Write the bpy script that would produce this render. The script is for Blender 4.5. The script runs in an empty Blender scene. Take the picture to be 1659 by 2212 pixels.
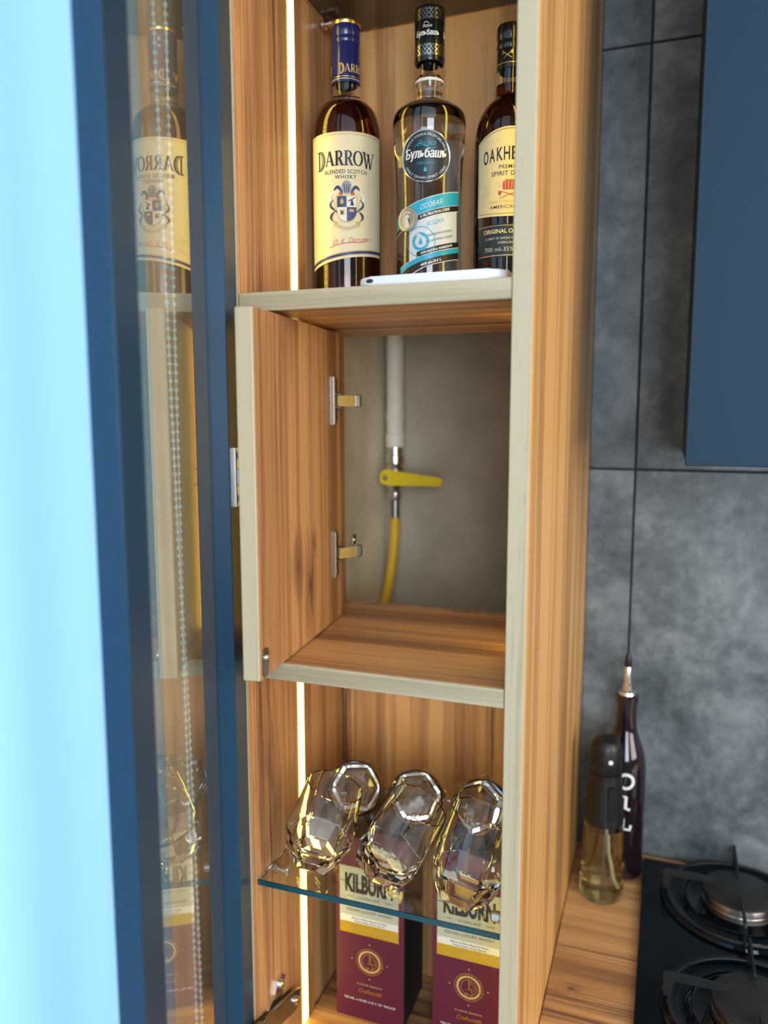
import bpy, bmesh, math, random
from mathutils import Vector, Matrix
C = bpy.context.scene.collection
R = math.radians
PI = math.pi

# ---------------------------------------------------------------- camera
cam = bpy.data.cameras.new('camera'); camo = bpy.data.objects.new('camera', cam); C.objects.link(camo)
CAM = Vector((0.412, -.6728, 1.589)); YAW, PIT, ROL = .3492, .1264, -.0011
fw = Vector((-math.sin(YAW)*math.cos(PIT), math.cos(YAW)*math.cos(PIT), -math.sin(PIT)))
rt = Vector((math.cos(YAW), math.sin(YAW), 0)); up = rt.cross(fw)
r2 = rt*math.cos(ROL)+up*math.sin(ROL); u2 = -rt*math.sin(ROL)+up*math.cos(ROL)
m = Matrix((r2, u2, -fw)).transposed().to_4x4(); m.translation = CAM
camo.matrix_world = m
cam.sensor_width = 36; cam.sensor_fit = 'AUTO'; cam.lens = 1684.8/2212*36
cam.clip_start = .01
cam.dof.use_dof = True; cam.dof.focus_distance = .80; cam.dof.aperture_fstop = 3.0
bpy.context.scene.camera = camo
# ---------------------------------------------------------------- world, lights, exposure
sc = bpy.context.scene
sc.view_settings.view_transform = 'Standard'; sc.view_settings.look = 'None'
sc.view_settings.gamma = 1; sc.view_settings.use_curve_mapping = False
sc.view_settings.exposure = 0.12
W = bpy.data.worlds.new('room_light'); sc.world = W; W.use_nodes = True
W.node_tree.nodes['Background'].inputs[0].default_value = (.78, .88, 1, 1)
W.node_tree.nodes['Background'].inputs[1].default_value = .20

def area(name, loc, target, sx, sy, power, col):
    l = bpy.data.lights.new(name, 'AREA'); l.shape = 'RECTANGLE'; l.size = sx; l.size_y = sy
    l.energy = power; l.color = col
    o = bpy.data.objects.new(name, l); C.objects.link(o); o.location = loc
    o.rotation_euler = (Vector(target)-Vector(loc)).to_track_quat('-Z', 'Y').to_euler()
    return o
area('side_room_daylight', (2.25, -.75, 1.75), (.25, .1, 1.5), 1.3, 1.3, 36, (1, .93, .82))
area('room_window_daylight', (1.25, -2.7, 1.75), (.2, .2, 1.5), 1.1, 1.4, 50, (.80, .91, 1))
area('blind_window_daylight', (-.85, -.9, 1.65), (0, -.9, 1.65), 2.6, 2.6, 84, (.80, .86, 1))

# ---------------------------------------------------------------- materials
def newmat(n):
    M = bpy.data.materials.new(n); M.use_nodes = True
    nt = M.node_tree; return M, nt, nt.nodes['Principled BSDF']
def P(n, col, rough=.5, metal=0, trans=0, ior=1.5, coat=0, var=0.0, spec=None, bump=0, scale=60, aniso=0):
    M, nt, b = newmat(n)
    b.inputs['Base Color'].default_value = (*col, 1); b.inputs['Roughness'].default_value = rough
    b.inputs['Metallic'].default_value = metal; b.inputs['Transmission Weight'].default_value = trans
    b.inputs['IOR'].default_value = ior; b.inputs['Coat Weight'].default_value = coat
    if spec is not None: b.inputs['Specular IOR Level'].default_value = spec
    if var or bump:
        tc = nt.nodes.new('ShaderNodeTexCoord'); no = nt.nodes.new('ShaderNodeTexNoise')
        no.inputs['Scale'].default_value = scale; no.inputs['Detail'].default_value = 5
        nt.links.new(tc.outputs['Object'], no.inputs['Vector'])
        if var:
            rp = nt.nodes.new('ShaderNodeValToRGB')
            rp.color_ramp.elements[0].color = (*[c*(1-var) for c in col], 1); rp.color_ramp.elements[1].color = (*[min(1, c*(1+var)) for c in col], 1)
            rp.color_ramp.elements[0].position = .3; rp.color_ramp.elements[1].position = .7
            nt.links.new(no.outputs['Fac'], rp.inputs[0]); nt.links.new(rp.outputs[0], b.inputs['Base Color'])
        if bump:
            bp = nt.nodes.new('ShaderNodeBump'); bp.inputs['Strength'].default_value = bump; bp.inputs['Distance'].default_value = .001
            nt.links.new(no.outputs['Fac'], bp.inputs['Height']); nt.links.new(bp.outputs[0], b.inputs['Normal'])
    return M
def wood(n, axis, light=(.62, .33, .135), mid=(.44, .213, .088), dark=(.13, .055, .032), seed=0., across=None, knots=1., streak=1., rough=.42, at=()):
    """oak decor: grain runs along axis (0,1,2)"""
    M, nt, b = newmat(n); N = nt.nodes.new; L = nt.links.new
    def node(t, **k):
        x = N(t)
        for a, v in k.items(): setattr(x, a, v)
        return x
    def math_(op, a, c=None, d=None, clamp=False):
        x = N('ShaderNodeMath'); x.operation = op; x.use_clamp = clamp
        for i, v in enumerate((a, c, d)):
            if v is None: continue
            if isinstance(v, (int, float)): x.inputs[i].default_value = v
            else: L(v, x.inputs[i])
        return x.outputs[0]
    tc = N('ShaderNodeTexCoord')
    ad = N('ShaderNodeVectorMath'); ad.operation = 'ADD'; ad.inputs[1].default_value = (seed*1.37, seed*2.11, seed*.73)
    L(tc.outputs['Object'], ad.inputs[0])
    base = ad.outputs[0]
    def scaled(cross, along, src):
        v = [cross]*3; v[axis] = along
        mp = N('ShaderNodeVectorMath'); mp.operation = 'MULTIPLY'; mp.inputs[1].default_value = v
        L(src, mp.inputs[0]); return mp.outputs[0]
    def noise(cross, along, src, det=4, dist=0, ro=.55):
        x = N('ShaderNodeTexNoise'); x.inputs['Scale'].default_value = 1; x.inputs['Detail'].default_value = det
        x.inputs['Roughness'].default_value = ro; x.inputs['Distortion'].default_value = dist
        L(scaled(cross, along, src), x.inputs['Vector']); return x.outputs['Fac']
    # knots: sparse cells
    vo = N('ShaderNodeTexVoronoi'); vo.inputs['Scale'].default_value = 1; L(scaled(11, 3.4, base), vo.inputs['Vector'])
    sx = N('ShaderNodeSeparateColor'); L(vo.outputs['Color'], sx.inputs[0])
    pick = math_('GREATER_THAN', sx.outputs[0], .68)
    near = math_('MULTIPLY', math_('SUBTRACT', 1.0, math_('MULTIPLY', vo.outputs['Distance'], 2.3, clamp=True), clamp=True), pick)
    for (kx, ky_, kz, rc, ra) in at:      # single knots at known places on the board
        sb = N('ShaderNodeVectorMath'); sb.operation = 'SUBTRACT'; sb.inputs[1].default_value = (kx, ky_, kz); L(tc.outputs['Object'], sb.inputs[0])
        v = [1/rc]*3; v[axis] = 1/ra
        ml = N('ShaderNodeVectorMath'); ml.operation = 'MULTIPLY'; ml.inputs[1].default_value = v; L(sb.outputs[0], ml.inputs[0])
        ln = N('ShaderNodeVectorMath'); ln.operation = 'LENGTH'; L(ml.outputs[0], ln.inputs[0])
        near = math_('MAXIMUM', near, math_('SUBTRACT', 1.0, ln.outputs['Value'], clamp=True))
    # warp
    wn = N('ShaderNodeTexNoise'); wn.inputs['Scale'].default_value = 1; wn.inputs['Detail'].default_value = 3
    L(scaled(16, 4.5, base), wn.inputs['Vector'])
    wv = N('ShaderNodeVectorMath'); wv.operation = 'SUBTRACT'; wv.inputs[1].default_value = (.5, .5, .5); L(wn.outputs['Color'], wv.inputs[0])
    ws = N('ShaderNodeVectorMath'); ws.operation = 'SCALE'; L(wv.outputs[0], ws.inputs[0])
    L(math_('ADD', .006, math_('MULTIPLY', near, .05*knots)), ws.inputs['Scale'])
    w2 = N('ShaderNodeVectorMath'); w2.operation = 'ADD'; L(base, w2.inputs[0]); L(ws.outputs[0], w2.inputs[1])
    P_ = w2.outputs[0]
    fib = noise(420, 7, P_, 5, 0, .6)
    med = noise(75, 1.6, P_, 4, .3)
    brd = noise(20, .55, P_, 3, .4)
    por = noise(750, 45, base, 2)
    # broad tone across the grain, and bundles of fine lines
    tone = noise(9.5, .35, P_, 2, .2)
    f = math_('ADD', math_('MULTIPLY', fib, .50), math_('MULTIPLY', med, .52))
    f = math_('ADD', f, math_('MULTIPLY', brd, .80))
    f = math_('ADD', f, math_('MULTIPLY', math_('SUBTRACT', tone, .5), 1.1))
    bn = N('ShaderNodeMapRange'); bn.interpolation_type = 'SMOOTHSTEP'; bn.inputs[1].default_value = .46; bn.inputs[2].default_value = .54; L(noise(34, .22, P_, 1, .15), bn.inputs[0])
    f = math_('ADD', f, math_('MULTIPLY', math_('SUBTRACT', bn.outputs[0], .5), .16))
    f = math_('SUBTRACT', f, math_('MULTIPLY', near, .28*knots))
    rp = N('ShaderNodeValToRGB'); e = rp.color_ramp.elements
    e[0].position = .62; e[0].color = (*[a*.55+c*.45 for a, c in zip(dark, mid)], 1)
    e[1].position = 1.42-.02; e[1].color = (*light, 1)
    e[1].position = 1.0
    k = rp.color_ramp.elements.new(.85); k.color = (*mid, 1)
    f2 = math_('ADD', math_('MULTIPLY', f, .95), .04)
    L(f2, rp.inputs[0])
    # dark streaks
    s1 = noise(30, .6, P_, 5, .8, .6)
    smask = N('ShaderNodeMapRange'); smask.inputs[1].default_value = .53; smask.inputs[2].default_value = .64; L(s1, smask.inputs[0])
    fine = N('ShaderNodeMapRange'); fine.inputs[1].default_value = .35; fine.inputs[2].default_value = .62; L(noise(260, 3, P_, 4), fine.inputs[0])
    clus = N('ShaderNodeMapRange'); clus.inputs[1].default_value = .44; clus.inputs[2].default_value = .58; L(noise(11, .45, P_, 2, .3), clus.inputs[0])
    sm0 = math_('MULTIPLY', smask.outputs[0], math_('ADD', .12, math_('MULTIPLY', clus.outputs[0], .95)))
    sm = math_('MULTIPLY', math_('MULTIPLY', sm0, fine.outputs[0]), 1.25*streak, clamp=True)
    pm = N('ShaderNodeMapRange'); pm.inputs[1].default_value = .66; pm.inputs[2].default_value = .74; pm.inputs[4].default_value = .5; L(por, pm.inputs[0])
    kn = N('ShaderNodeMapRange'); kn.inputs[1].default_value = .78; kn.inputs[2].default_value = .93; L(near, kn.inputs[0])
    allm = math_('MAXIMUM', math_('MAXIMUM', sm, pm.outputs[0]), math_('MULTIPLY', kn.outputs[0], .8*knots))
    mx = N('ShaderNodeMix'); mx.data_type = 'RGBA'; L(allm, mx.inputs[0]); L(rp.outputs[0], mx.inputs[6]); mx.inputs[7].default_value = (*dark, 1)
    L(mx.outputs[2], b.inputs['Base Color'])
    b.inputs['Roughness'].default_value = rough; b.inputs['Specular IOR Level'].default_value = .45
    bp = N('ShaderNodeBump'); bp.inputs['Strength'].default_value = .12; bp.inputs['Distance'].default_value = .0006
    L(fib, bp.inputs['Height']); L(bp.outputs[0], b.inputs['Normal'])
    return M
EDGE = dict(light=(.50, .405, .27), mid=(.415, .333, .218), dark=(.23, .18, .125), knots=0, streak=.7, rough=.5)
def concrete(n, seed):
    M, nt, b = newmat(n); N = nt.nodes.new; L = nt.links.new
    tc = N('ShaderNodeTexCoord'); ad = N('ShaderNodeVectorMath'); ad.operation = 'ADD'; ad.inputs[1].default_value = (seed, seed*.7, seed*.3)
    L(tc.outputs['Object'], ad.inputs[0])
    n1 = N('ShaderNodeTexNoise'); n1.inputs['Scale'].default_value = 7; n1.inputs['Detail'].default_value = 9; n1.inputs['Roughness'].default_value = .68; n1.inputs['Distortion'].default_value = .3
    n2 = N('ShaderNodeTexNoise'); n2.inputs['Scale'].default_value = 55; n2.inputs['Detail'].default_value = 6
    L(ad.outputs[0], n1.inputs['Vector']); L(ad.outputs[0], n2.inputs['Vector'])
    a = N('ShaderNodeMath'); a.operation = 'MULTIPLY_ADD'; a.inputs[1].default_value = .28; L(n2.outputs['Fac'], a.inputs[0]); L(n1.outputs['Fac'], a.inputs[2])
    rp = N('ShaderNodeValToRGB'); e = rp.color_ramp.elements
    e[0].position = .46; e[0].color = (.040, .052, .062, 1); e[1].position = .84; e[1].color = (.24, .275, .30, 1)
    k = e.new(.63); k.color = (.105, .128, .146, 1)
    L(a.outputs[0], rp.inputs[0]); L(rp.outputs[0], b.inputs['Base Color'])
    b.inputs['Roughness'].default_value = .38; b.inputs['Specular IOR Level'].default_value = .5
    return M
def plaster(n, col):
    return P(n, col, .9, var=.14, scale=14, bump=.15)
def emit(n, col, s):
    M, nt, b = newmat(n)
    em = nt.nodes.new('ShaderNodeEmission'); em.inputs[0].default_value = (*col, 1)
    tc = nt.nodes.new('ShaderNodeTexCoord'); sp = nt.nodes.new('ShaderNodeSeparateXYZ'); nt.links.new(tc.outputs['Object'], sp.inputs[0])
    a = nt.nodes.new('ShaderNodeMath'); a.operation = 'MULTIPLY'; a.inputs[1].default_value = 2*PI/.0085; nt.links.new(sp.outputs[2], a.inputs[0])
    c = nt.nodes.new('ShaderNodeMath'); c.operation = 'COSINE'; nt.links.new(a.outputs[0], c.inputs[0])
    d = nt.nodes.new('ShaderNodeMath'); d.operation = 'MULTIPLY_ADD'; d.inputs[1].default_value = s*.22; d.inputs[2].default_value = s; nt.links.new(c.outputs[0], d.inputs[0])
    nt.links.new(d.outputs[0], em.inputs[1])
    nt.links.new(em.outputs[0], nt.nodes['Material Output'].inputs['Surface'])
    return M
def thin_glass(n, tint, boost=1.0):
    """pane: see-through tint plus mirror by Fresnel (two faces)"""
    M, nt, b = newmat(n); N = nt.nodes.new; L = nt.links.new
    t = N('ShaderNodeBsdfTransparent'); t.inputs[0].default_value = (*tint, 1)
    g = N('ShaderNodeBsdfGlossy'); g.inputs['Roughness'].default_value = 0.0; g.inputs['Color'].default_value = (1, 1, 1, 1)
    f = N('ShaderNodeFresnel'); f.inputs[0].default_value = 1.5
    mu = N('ShaderNodeMath'); mu.operation = 'MULTIPLY'; mu.inputs[1].default_value = boost; mu.use_clamp = True; L(f.outputs[0], mu.inputs[0])
    ge = N('ShaderNodeNewGeometry'); fr = N('ShaderNodeMath'); fr.operation = 'SUBTRACT'; fr.inputs[0].default_value = 1; L(ge.outputs['Backfacing'], fr.inputs[1])
    m2 = N('ShaderNodeMath'); m2.operation = 'MULTIPLY'; L(mu.outputs[0], m2.inputs[0]); L(fr.outputs[0], m2.inputs[1])
    x = N('ShaderNodeMixShader'); L(m2.outputs[0], x.inputs[0]); L(t.outputs[0], x.inputs[1]); L(g.outputs[0], x.inputs[2])
    L(x.outputs[0], nt.nodes['Material Output'].inputs['Surface']); nt.nodes.remove(b)
    return M

M = {}
M['wood_z'] = wood('oak_decor_vertical', 2, seed=1.3, light=(.57, .29, .115), mid=(.40, .188, .078))
M['wood_z2'] = wood('oak_decor_vertical_back', 2, seed=4.9, light=(.68, .37, .155), mid=(.50, .25, .105))
M['wood_hatch'] = wood('oak_decor_hatch', 2, seed=7.7, streak=1.2, at=((.115, 0, 1.405, .030, .075), (.150, 0, 1.432, .022, .05), (.10, 0, 1.446, .014, .03)))
M['wood_right'] = wood('oak_decor_side', 2, seed=11.4, light=(.74, .40, .14), mid=(.62, .315, .10), knots=.6, streak=.55)
M['wood_x'] = wood('oak_decor_shelf', 0, seed=2.2, light=(.68, .37, .155), mid=(.50, .25, .105))
M['wood_counter'] = wood('oak_worktop', 0, seed=5.1, at=((.329, .213, .9, .018, .028), (.45, .30, .9, .02, .05)), light=(.66, .37, .16), mid=(.52, .275, .11))
M['edge_z'] = wood('edge_banding_vertical', 2, seed=3.3, **EDGE)
M['edge_x'] = wood('edge_banding_shelf', 0, seed=6.3, **EDGE)
M['edge_arris'] = P('edge_arris', (.72, .42, .2), .45)
M['navy'] = P('navy_lacquer', (.012, .035, .068), .55, var=.05, scale=300, spec=.2)
M['navy_frame'] = P('anthracite_anodised_frame', (.010, .044, .092), .36, var=.06, scale=250, spec=.3)
M['plaster'] = plaster('raw_plaster', (.50, .44, .35))
M['plaster_left'] = plaster('raw_plaster_side', (.86, .75, .56))
M['grout'] = P('dark_grout', (.02, .022, .026), .9, var=.2)
M['ceil'] = P('white_ceiling', (.75, .75, .74), .9, var=.03)
M['floor'] = P('grey_floor', (.5, .48, .46), .6, var=.1)
M['chrome'] = P('nickel', (.78, .76, .74), .22, 1, var=.06)
M['steel_dark'] = P('dark_nickel', (.30, .29, .28), .3, 1, var=.1)
M['satin'] = P('satin_nickel', (.80, .70, .52), .45, 1, var=.05)
M['black'] = P('black_plastic', (.005, .006, .007), .4, var=.1)
M['white_plastic'] = P('white_plastic', (.82, .82, .84), .3, var=.02)
M['white_paint'] = P('white_pipe_paint', (.88, .83, .73), .5, var=.05)
M['yellow'] = P('yellow_paint', (.85, .62, .02), .4, var=.05)
M['hose'] = P('yellow_hose', (.80, .47, .02), .45, var=.06)
M['led'] = emit('warm_led_diffuser', (1, .76, .135), 7.8)
M['glass'] = P('clear_glass', (1, 1, 1), 0, 0, 1, 1.48)
M['shelf_glass'] = P('float_glass', (.93, .97, .95), 0, 0, 1, 1.5)
M['smoke_glass'] = P('bronze_glass', (.10, .085, .075), .03, 0, .55, 1.5)
M['pane'] = thin_glass('bronze_door_glass', (.86, .82, .76), 2.0)
M['whisky'] = P('whisky', (.30, .05, .018), 0, 0, 1, 1.36)
M['oak_whisky'] = P('dark_spirit', (.22, .035, .018), 0, 0, 1, 1.36)
M['vodka'] = P('clear_spirit', (.99, .99, .99), 0, 0, 1, 1.36)
M['cream'] = P('cream_label', (.80, .70, .47), .5, var=.02, scale=400)
M['cream2'] = P('yellow_label', (.90, .74, .40), .5, var=.02, scale=400)
M['ink'] = P('black_ink', (.022, .018, .02), .4)
M['navy_ink'] = P('navy_ink', (.03, .05, .16), .4, var=.05)
M['gold'] = P('gold_foil', (.80, .56, .20), .28, 1, var=.1)
M['gold_ink'] = P('gold_ink', (.62, .42, .16), .45, var=.1)
M['tan_ink'] = P('tan_ink', (.62, .50, .30), .5)
M['red_ink'] = P('red_ink', (.55, .09, .07), .5)
M['white_ink'] = P('white_ink', (.85, .86, .88), .4)
M['medal'] = P('embossed_medal', (.42, .45, .48), .32, .5, var=.1)
M['grey_ink'] = P('grey_ink', (.30, .31, .34), .5)
M['silver'] = P('silver_foil', (.75, .77, .8), .22, 1, var=.05)
M['blue_cap'] = P('blue_capsule', (.015, .02, .13), .25, coat=.4, var=.1)
M['black_cap'] = P('black_capsule', (.008, .009, .011), .22, coat=.5, var=.1)
M['cyan'] = P('cyan_label', (.03, .42, .62), .35, var=.04)
M['pale'] = P('pale_silver_label', (.70, .74, .78), .35, var=.03)
M['slate'] = P('slate_label', (.018, .030, .045), .35, var=.05)
M['burgundy'] = P('burgundy_card', (.115, .012, .040), .45, var=.08, bump=.1, scale=500)
M['box_dark'] = P('dark_card', (.010, .011, .022), .5, var=.1)
M['sage'] = P('grey_label', (.52, .53, .42), .5, var=.02)
M['white_label'] = P('white_label', (.82, .80, .74), .5, var=.02)
M['gold_label'] = P('gold_label', (.78, .52, .05), .35, .6, var=.06)
M['hob'] = P('black_hob_glass', (.001, .004, .007), .07, coat=0, spec=.25, var=.05)
M['iron'] = P('cast_iron', (.010, .011, .012), .45, var=.1)
M['burner_cap'] = P('burner_cap_enamel', (.016, .018, .020), .5, var=.08)
M['teal_edge'] = P('teal_glass_edge', (.006, .060, .085), .25, var=.05)
M['oil_dark'] = P('dark_bottle_glass', (.010, .005, .008), .06, coat=.5, var=.1)
M['oil'] = P('cooking_oil', (.98, .87, .46), 0, 0, 1, 1.46)
M['blind'] = None
mb_, nt_, b_ = newmat('blue_blind_fabric')
tr = nt_.nodes.new('ShaderNodeBsdfTranslucent'); tr.inputs[0].default_value = (.55, .80, .96, 1)
df = nt_.nodes.new('ShaderNodeBsdfDiffuse')
no_ = nt_.nodes.new('ShaderNodeTexNoise'); no_.inputs['Scale'].default_value = 900; tc_ = nt_.nodes.new('ShaderNodeTexCoord')
rp_ = nt_.nodes.new('ShaderNodeValToRGB'); rp_.color_ramp.elements[0].color = (.44, .66, .82, 1); rp_.color_ramp.elements[1].color = (.5, .74, .9, 1)
nt_.links.new(tc_.outputs['Object'], no_.inputs['Vector']); nt_.links.new(no_.outputs['Fac'], rp_.inputs[0]); nt_.links.new(rp_.outputs[0], df.inputs[0])
mx_ = nt_.nodes.new('ShaderNodeMixShader'); mx_.inputs[0].default_value = .5
nt_.links.new(df.outputs[0], mx_.inputs[1]); nt_.links.new(tr.outputs[0], mx_.inputs[2]); nt_.links.new(mx_.outputs[0], nt_.nodes['Material Output'].inputs['Surface'])
M['blind'] = mb_
M['bead'] = P('bead_plastic', (.80, .97, 1.0), .3, var=.02)

# ---------------------------------------------------------------- helpers
def tag(o, label=None, cat=None, group=None, kind=None):
    for k, v in (('label', label), ('category', cat), ('group', group), ('kind', kind)):
        if v: o[k] = v
    return o
def thing(name, label, cat, loc=(0, 0, 0), rz=0, group=None):
    o = bpy.data.objects.new(name, None); o.empty_display_size = .02; C.objects.link(o)
    o.location = loc; o.rotation_euler = (0, 0, rz)
    return tag(o, label, cat, group)
def obj(name, bm, mat, parent=None, smooth=None, label=None, loc=None, rot=None):
    bmesh.ops.recalc_face_normals(bm, faces=bm.faces[:]) if smooth != 'keep' else None
    me = bpy.data.meshes.new(name); bm.to_mesh(me); bm.free()
    for k in (mat if isinstance(mat, (list, tuple)) else [mat]): me.materials.append(M[k])
    if smooth not in (None, 'keep'):
        for p in me.polygons: p.use_smooth = True
        me.set_sharp_from_angle(angle=R(smooth))
    o = bpy.data.objects.new(name, me); C.objects.link(o)
    if parent: o.parent = parent
    if loc: o.location = loc
    if rot: o.rotation_euler = rot
    if label: o['label'] = label
    return o
def box(bm, x0, x1, y0, y1, z0, z1, bev=0, mi=0, seg=1, mat=None):
    r = bmesh.ops.create_cube(bm, size=1)
    vs = r['verts']
    for v in vs: v.co = Vector((x0+(v.co.x+.5)*(x1-x0), y0+(v.co.y+.5)*(y1-y0), z0+(v.co.z+.5)*(z1-z0)))
    fs = list({f for v in vs for f in v.link_faces})
    for f in fs: f.material_index = mi
    if bev:
        es = list({e for v in vs for e in v.link_edges})
        rr = bmesh.ops.bevel(bm, geom=es, offset=bev, segments=seg, affect='EDGES', profile=.5)
        vs = list({v for f in rr['faces'] for v in f.verts} | {v for v in vs if v.is_valid})
    if mat is not None:
        for v in vs: v.co = mat @ v.co
    return bm
def bx(*a, **k): return box(bmesh.new(), *a, **k)
def lathe(bm, prof, n=48, c=(0, 0, 0), mi=0, mat=None, close=True):
    """prof: list of (r, z); caps where r==0"""
    rings = []
    for r, z in prof:
        if r <= 1e-6: rings.append([bm.verts.new((c[0], c[1], c[2]+z))])
        else: rings.append([bm.verts.new((c[0]+r*math.cos(2*PI*i/n), c[1]+r*math.sin(2*PI*i/n), c[2]+z)) for i in range(n)])
    for a, b in zip(rings, rings[1:]):
        for i in range(n):
            j = (i+1) % n
            if len(a) == 1 and len(b) == 1: continue
            if len(a) == 1: f = bm.faces.new((a[0], b[i], b[j]))
            elif len(b) == 1: f = bm.faces.new((a[i], a[j], b[0]))
            else: f = bm.faces.new((a[i], a[j], b[j], b[i]))
            f.material_index = mi
    if mat is not None:
        for rg in rings:
            for v in rg: v.co = mat @ v.co
    return bm
def smoothprof(pts, n=6):
    """Catmull-Rom through (r,z) points"""
    out = []
    for i in range(len(pts)-1):
        p0 = pts[max(i-1, 0)]; p1 = pts[i]; p2 = pts[i+1]; p3 = pts[min(i+2, len(pts)-1)]
        for k in range(n):
            t = k/n
            out.append(tuple(.5*((2*b)+(-a+c)*t+(2*a-5*b+4*c-d)*t*t+(-a+3*b-3*c+d)*t**3) for a, b, c, d in zip(p0, p1, p2, p3)))
    out.append(pts[-1]); return [(max(r, 0), z) for r, z in out]
def tube(bm, pts, r, n=12, mi=0, caps=True):
    pts = [Vector(p) for p in pts]; rs = r if isinstance(r, (list, tuple)) else [r]*len(pts)
    rings = []; ref = Vector((.3, .2, 1)).normalized()
    for i, p in enumerate(pts):
        d = (pts[min(i+1, len(pts)-1)]-pts[max(i-1, 0)]).normalized()
        a = d.cross(ref)
        if a.length < 1e-3: a = d.cross(Vector((1, 0, 0)))
        a.normalize(); b = d.cross(a)
        rings.append([bm.verts.new(p+rs[i]*(a*math.cos(2*PI*k/n)+b*math.sin(2*PI*k/n))) for k in range(n)])
    for a, b in zip(rings, rings[1:]):
        for k in range(n):
            bm.faces.new((a[k], a[(k+1) % n], b[(k+1) % n], b[k])).material_index = mi
    if caps:
        bm.faces.new(rings[0][::-1]).material_index = mi; bm.faces.new(rings[-1]).material_index = mi
    return bm
def prism(bm, pts, d0, d1, plane='xz', mi=0, mat=None):
    """extrude a 2D outline between d0 and d1 along the third axis"""
    def mk(u, v, d): return Vector((u, d, v)) if plane == 'xz' else (Vector((d, u, v)) if plane == 'yz' else Vector((u, v, d)))
    a = [bm.verts.new(mk(u, v, d0)) for u, v in pts]; b = [bm.verts.new(mk(u, v, d1)) for u, v in pts]
    fs = [bm.faces.new(a), bm.faces.new(b[::-1])]
    for i in range(len(pts)):
        j = (i+1) % len(pts); fs.append(bm.faces.new((a[i], b[i], b[j], a[j])))
    for f in fs: f.material_index = mi
    if mat is not None:
        for v in a+b: v.co = mat @ v.co
    return bm
def rrect(w, h, r, n=5, cx=0, cy=0):
    o = []
    for sx, sy, a0 in ((1, 1, 0), (-1, 1, 90), (-1, -1, 180), (1, -1, 270)):
        for k in range(n+1):
            a = R(a0+90*k/n); o.append((cx+sx*(w/2-r)+r*math.cos(a), cy+sy*(h/2-r)+r*math.sin(a)))
    return o
def arc(cx, cy, r, a0, a1, n=24, ry=None):
    ry = ry or r
    return [(cx+r*math.cos(R(a0+(a1-a0)*i/n)), cy+ry*math.sin(R(a0+(a1-a0)*i/n))) for i in range(n+1)]

class Print:
    """flat print laid on a curved or plane surface: pieces in (u, v), millimetre-thin layers"""
    def __init__(s): s.bm = []
    def poly(s, pts, mat, layer=0):
        b = bmesh.new(); f = b.faces.new([b.verts.new((x, y, 0)) for x, y in pts]); bmesh.ops.triangulate(b, faces=[f]); s.bm.append((b, mat, layer))
    def rect(s, x0, x1, y0, y1, mat, layer=0): s.poly([(x0, y0), (x1, y0), (x1, y1), (x0, y1)], mat, layer)
    def disc(s, cx, cy, r, mat, layer=0, n=48, ry=None): s.poly(arc(cx, cy, r, 0, 360-360/n, n-1, ry), mat, layer)
    def stroke(s, pts, w, mat, layer=0):
        b = bmesh.new(); prev = None; n = len(pts)
        for i, (x, y) in enumerate(pts):
            x0, y0 = pts[max(i-1, 0)]; x1, y1 = pts[min(i+1, n-1)]; d = math.hypot(x1-x0, y1-y0) or 1
            nx, ny = -(y1-y0)/d, (x1-x0)/d; ww = (w(i/(n-1)) if callable(w) else w)/2
            c = (b.verts.new((x+nx*ww, y+ny*ww, 0)), b.verts.new((x-nx*ww, y-ny*ww, 0)))
            if prev: b.faces.new((prev[0], prev[1], c[1], c[0]))
            prev = c
        s.bm.append((b, mat, layer))
    def ring(s, cx, cy, r, w, mat, layer=0, a0=0, a1=360, n=48): s.stroke(arc(cx, cy, r, a0, a1, n), w, mat, layer)
    def text(s, body, x, y, size, mat, sx=1, bold=0, shear=0, rot=0, space=1, layer=1, align='CENTER', onarc=None, slope=0, fit=None):
        c = bpy.data.curves.new('t', 'FONT'); c.body = body; c.size = 1; c.offset = bold; c.shear = shear; c.space_character = space
        c.align_x = align; c.align_y = 'BOTTOM_BASELINE'; c.resolution_u = 3
        o = bpy.data.objects.new('t', c); C.objects.link(o)
        me = bpy.data.meshes.new_from_object(o.evaluated_get(bpy.context.evaluated_depsgraph_get()))
        bpy.data.objects.remove(o); bpy.data.curves.remove(c)
        b = bmesh.new(); b.from_mesh(me); bpy.data.meshes.remove(me)
        if fit:   # total width
            xs = [v.co.x for v in b.verts]; sx = fit/((max(xs)-min(xs))*size)
        for v in b.verts:
            px, py = v.co.x*size*sx, v.co.y*size
            if onarc:
                rr, a0, sgn = onarc      # text round (x,y): radius, centre angle, +1 outward top / -1 bottom
                if sgn > 0: a = R(a0)-px/rr; q = rr+py; px, py = q*math.cos(a), q*math.sin(a)
                else: a = R(a0)+px/rr; q = rr-py; px, py = q*math.cos(a), q*math.sin(a)
            else:
                py += px*slope
                ca, sa = math.cos(R(rot)), math.sin(R(rot)); px, py = px*ca-py*sa, px*sa+py*ca
            v.co = Vector((x+px, y+py, 0))
        s.bm.append((b, mat, layer))
    def build(s, name, parent, mp, step=.003, h0=.00012, label=None):
        mats = []; out = bmesh.new()
        for b, mat, layer in s.bm:
            if mat not in mats: mats.append(mat)
            mi = mats.index(mat)
            if step:
                xs = [v.co.x for v in b.verts]
                if xs:
                    k = math.ceil(min(xs)/step)
                    while k*step < max(xs):
                        bmesh.ops.bisect_plane(b, geom=b.verts[:]+b.edges[:]+b.faces[:], plane_co=(k*step, 0, 0), plane_no=(1, 0, 0), dist=1e-7); k += 1
            vm = {}
            for v in b.verts: vm[v] = out.verts.new(mp(v.co.x, v.co.y, h0*(1+layer)))
            for f in b.faces:
                try: out.faces.new([vm[v] for v in f.verts]).material_index = mi
                except ValueError: pass
            b.free()
        return obj(name, out, mats, parent, smooth='keep', label=label)
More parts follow.
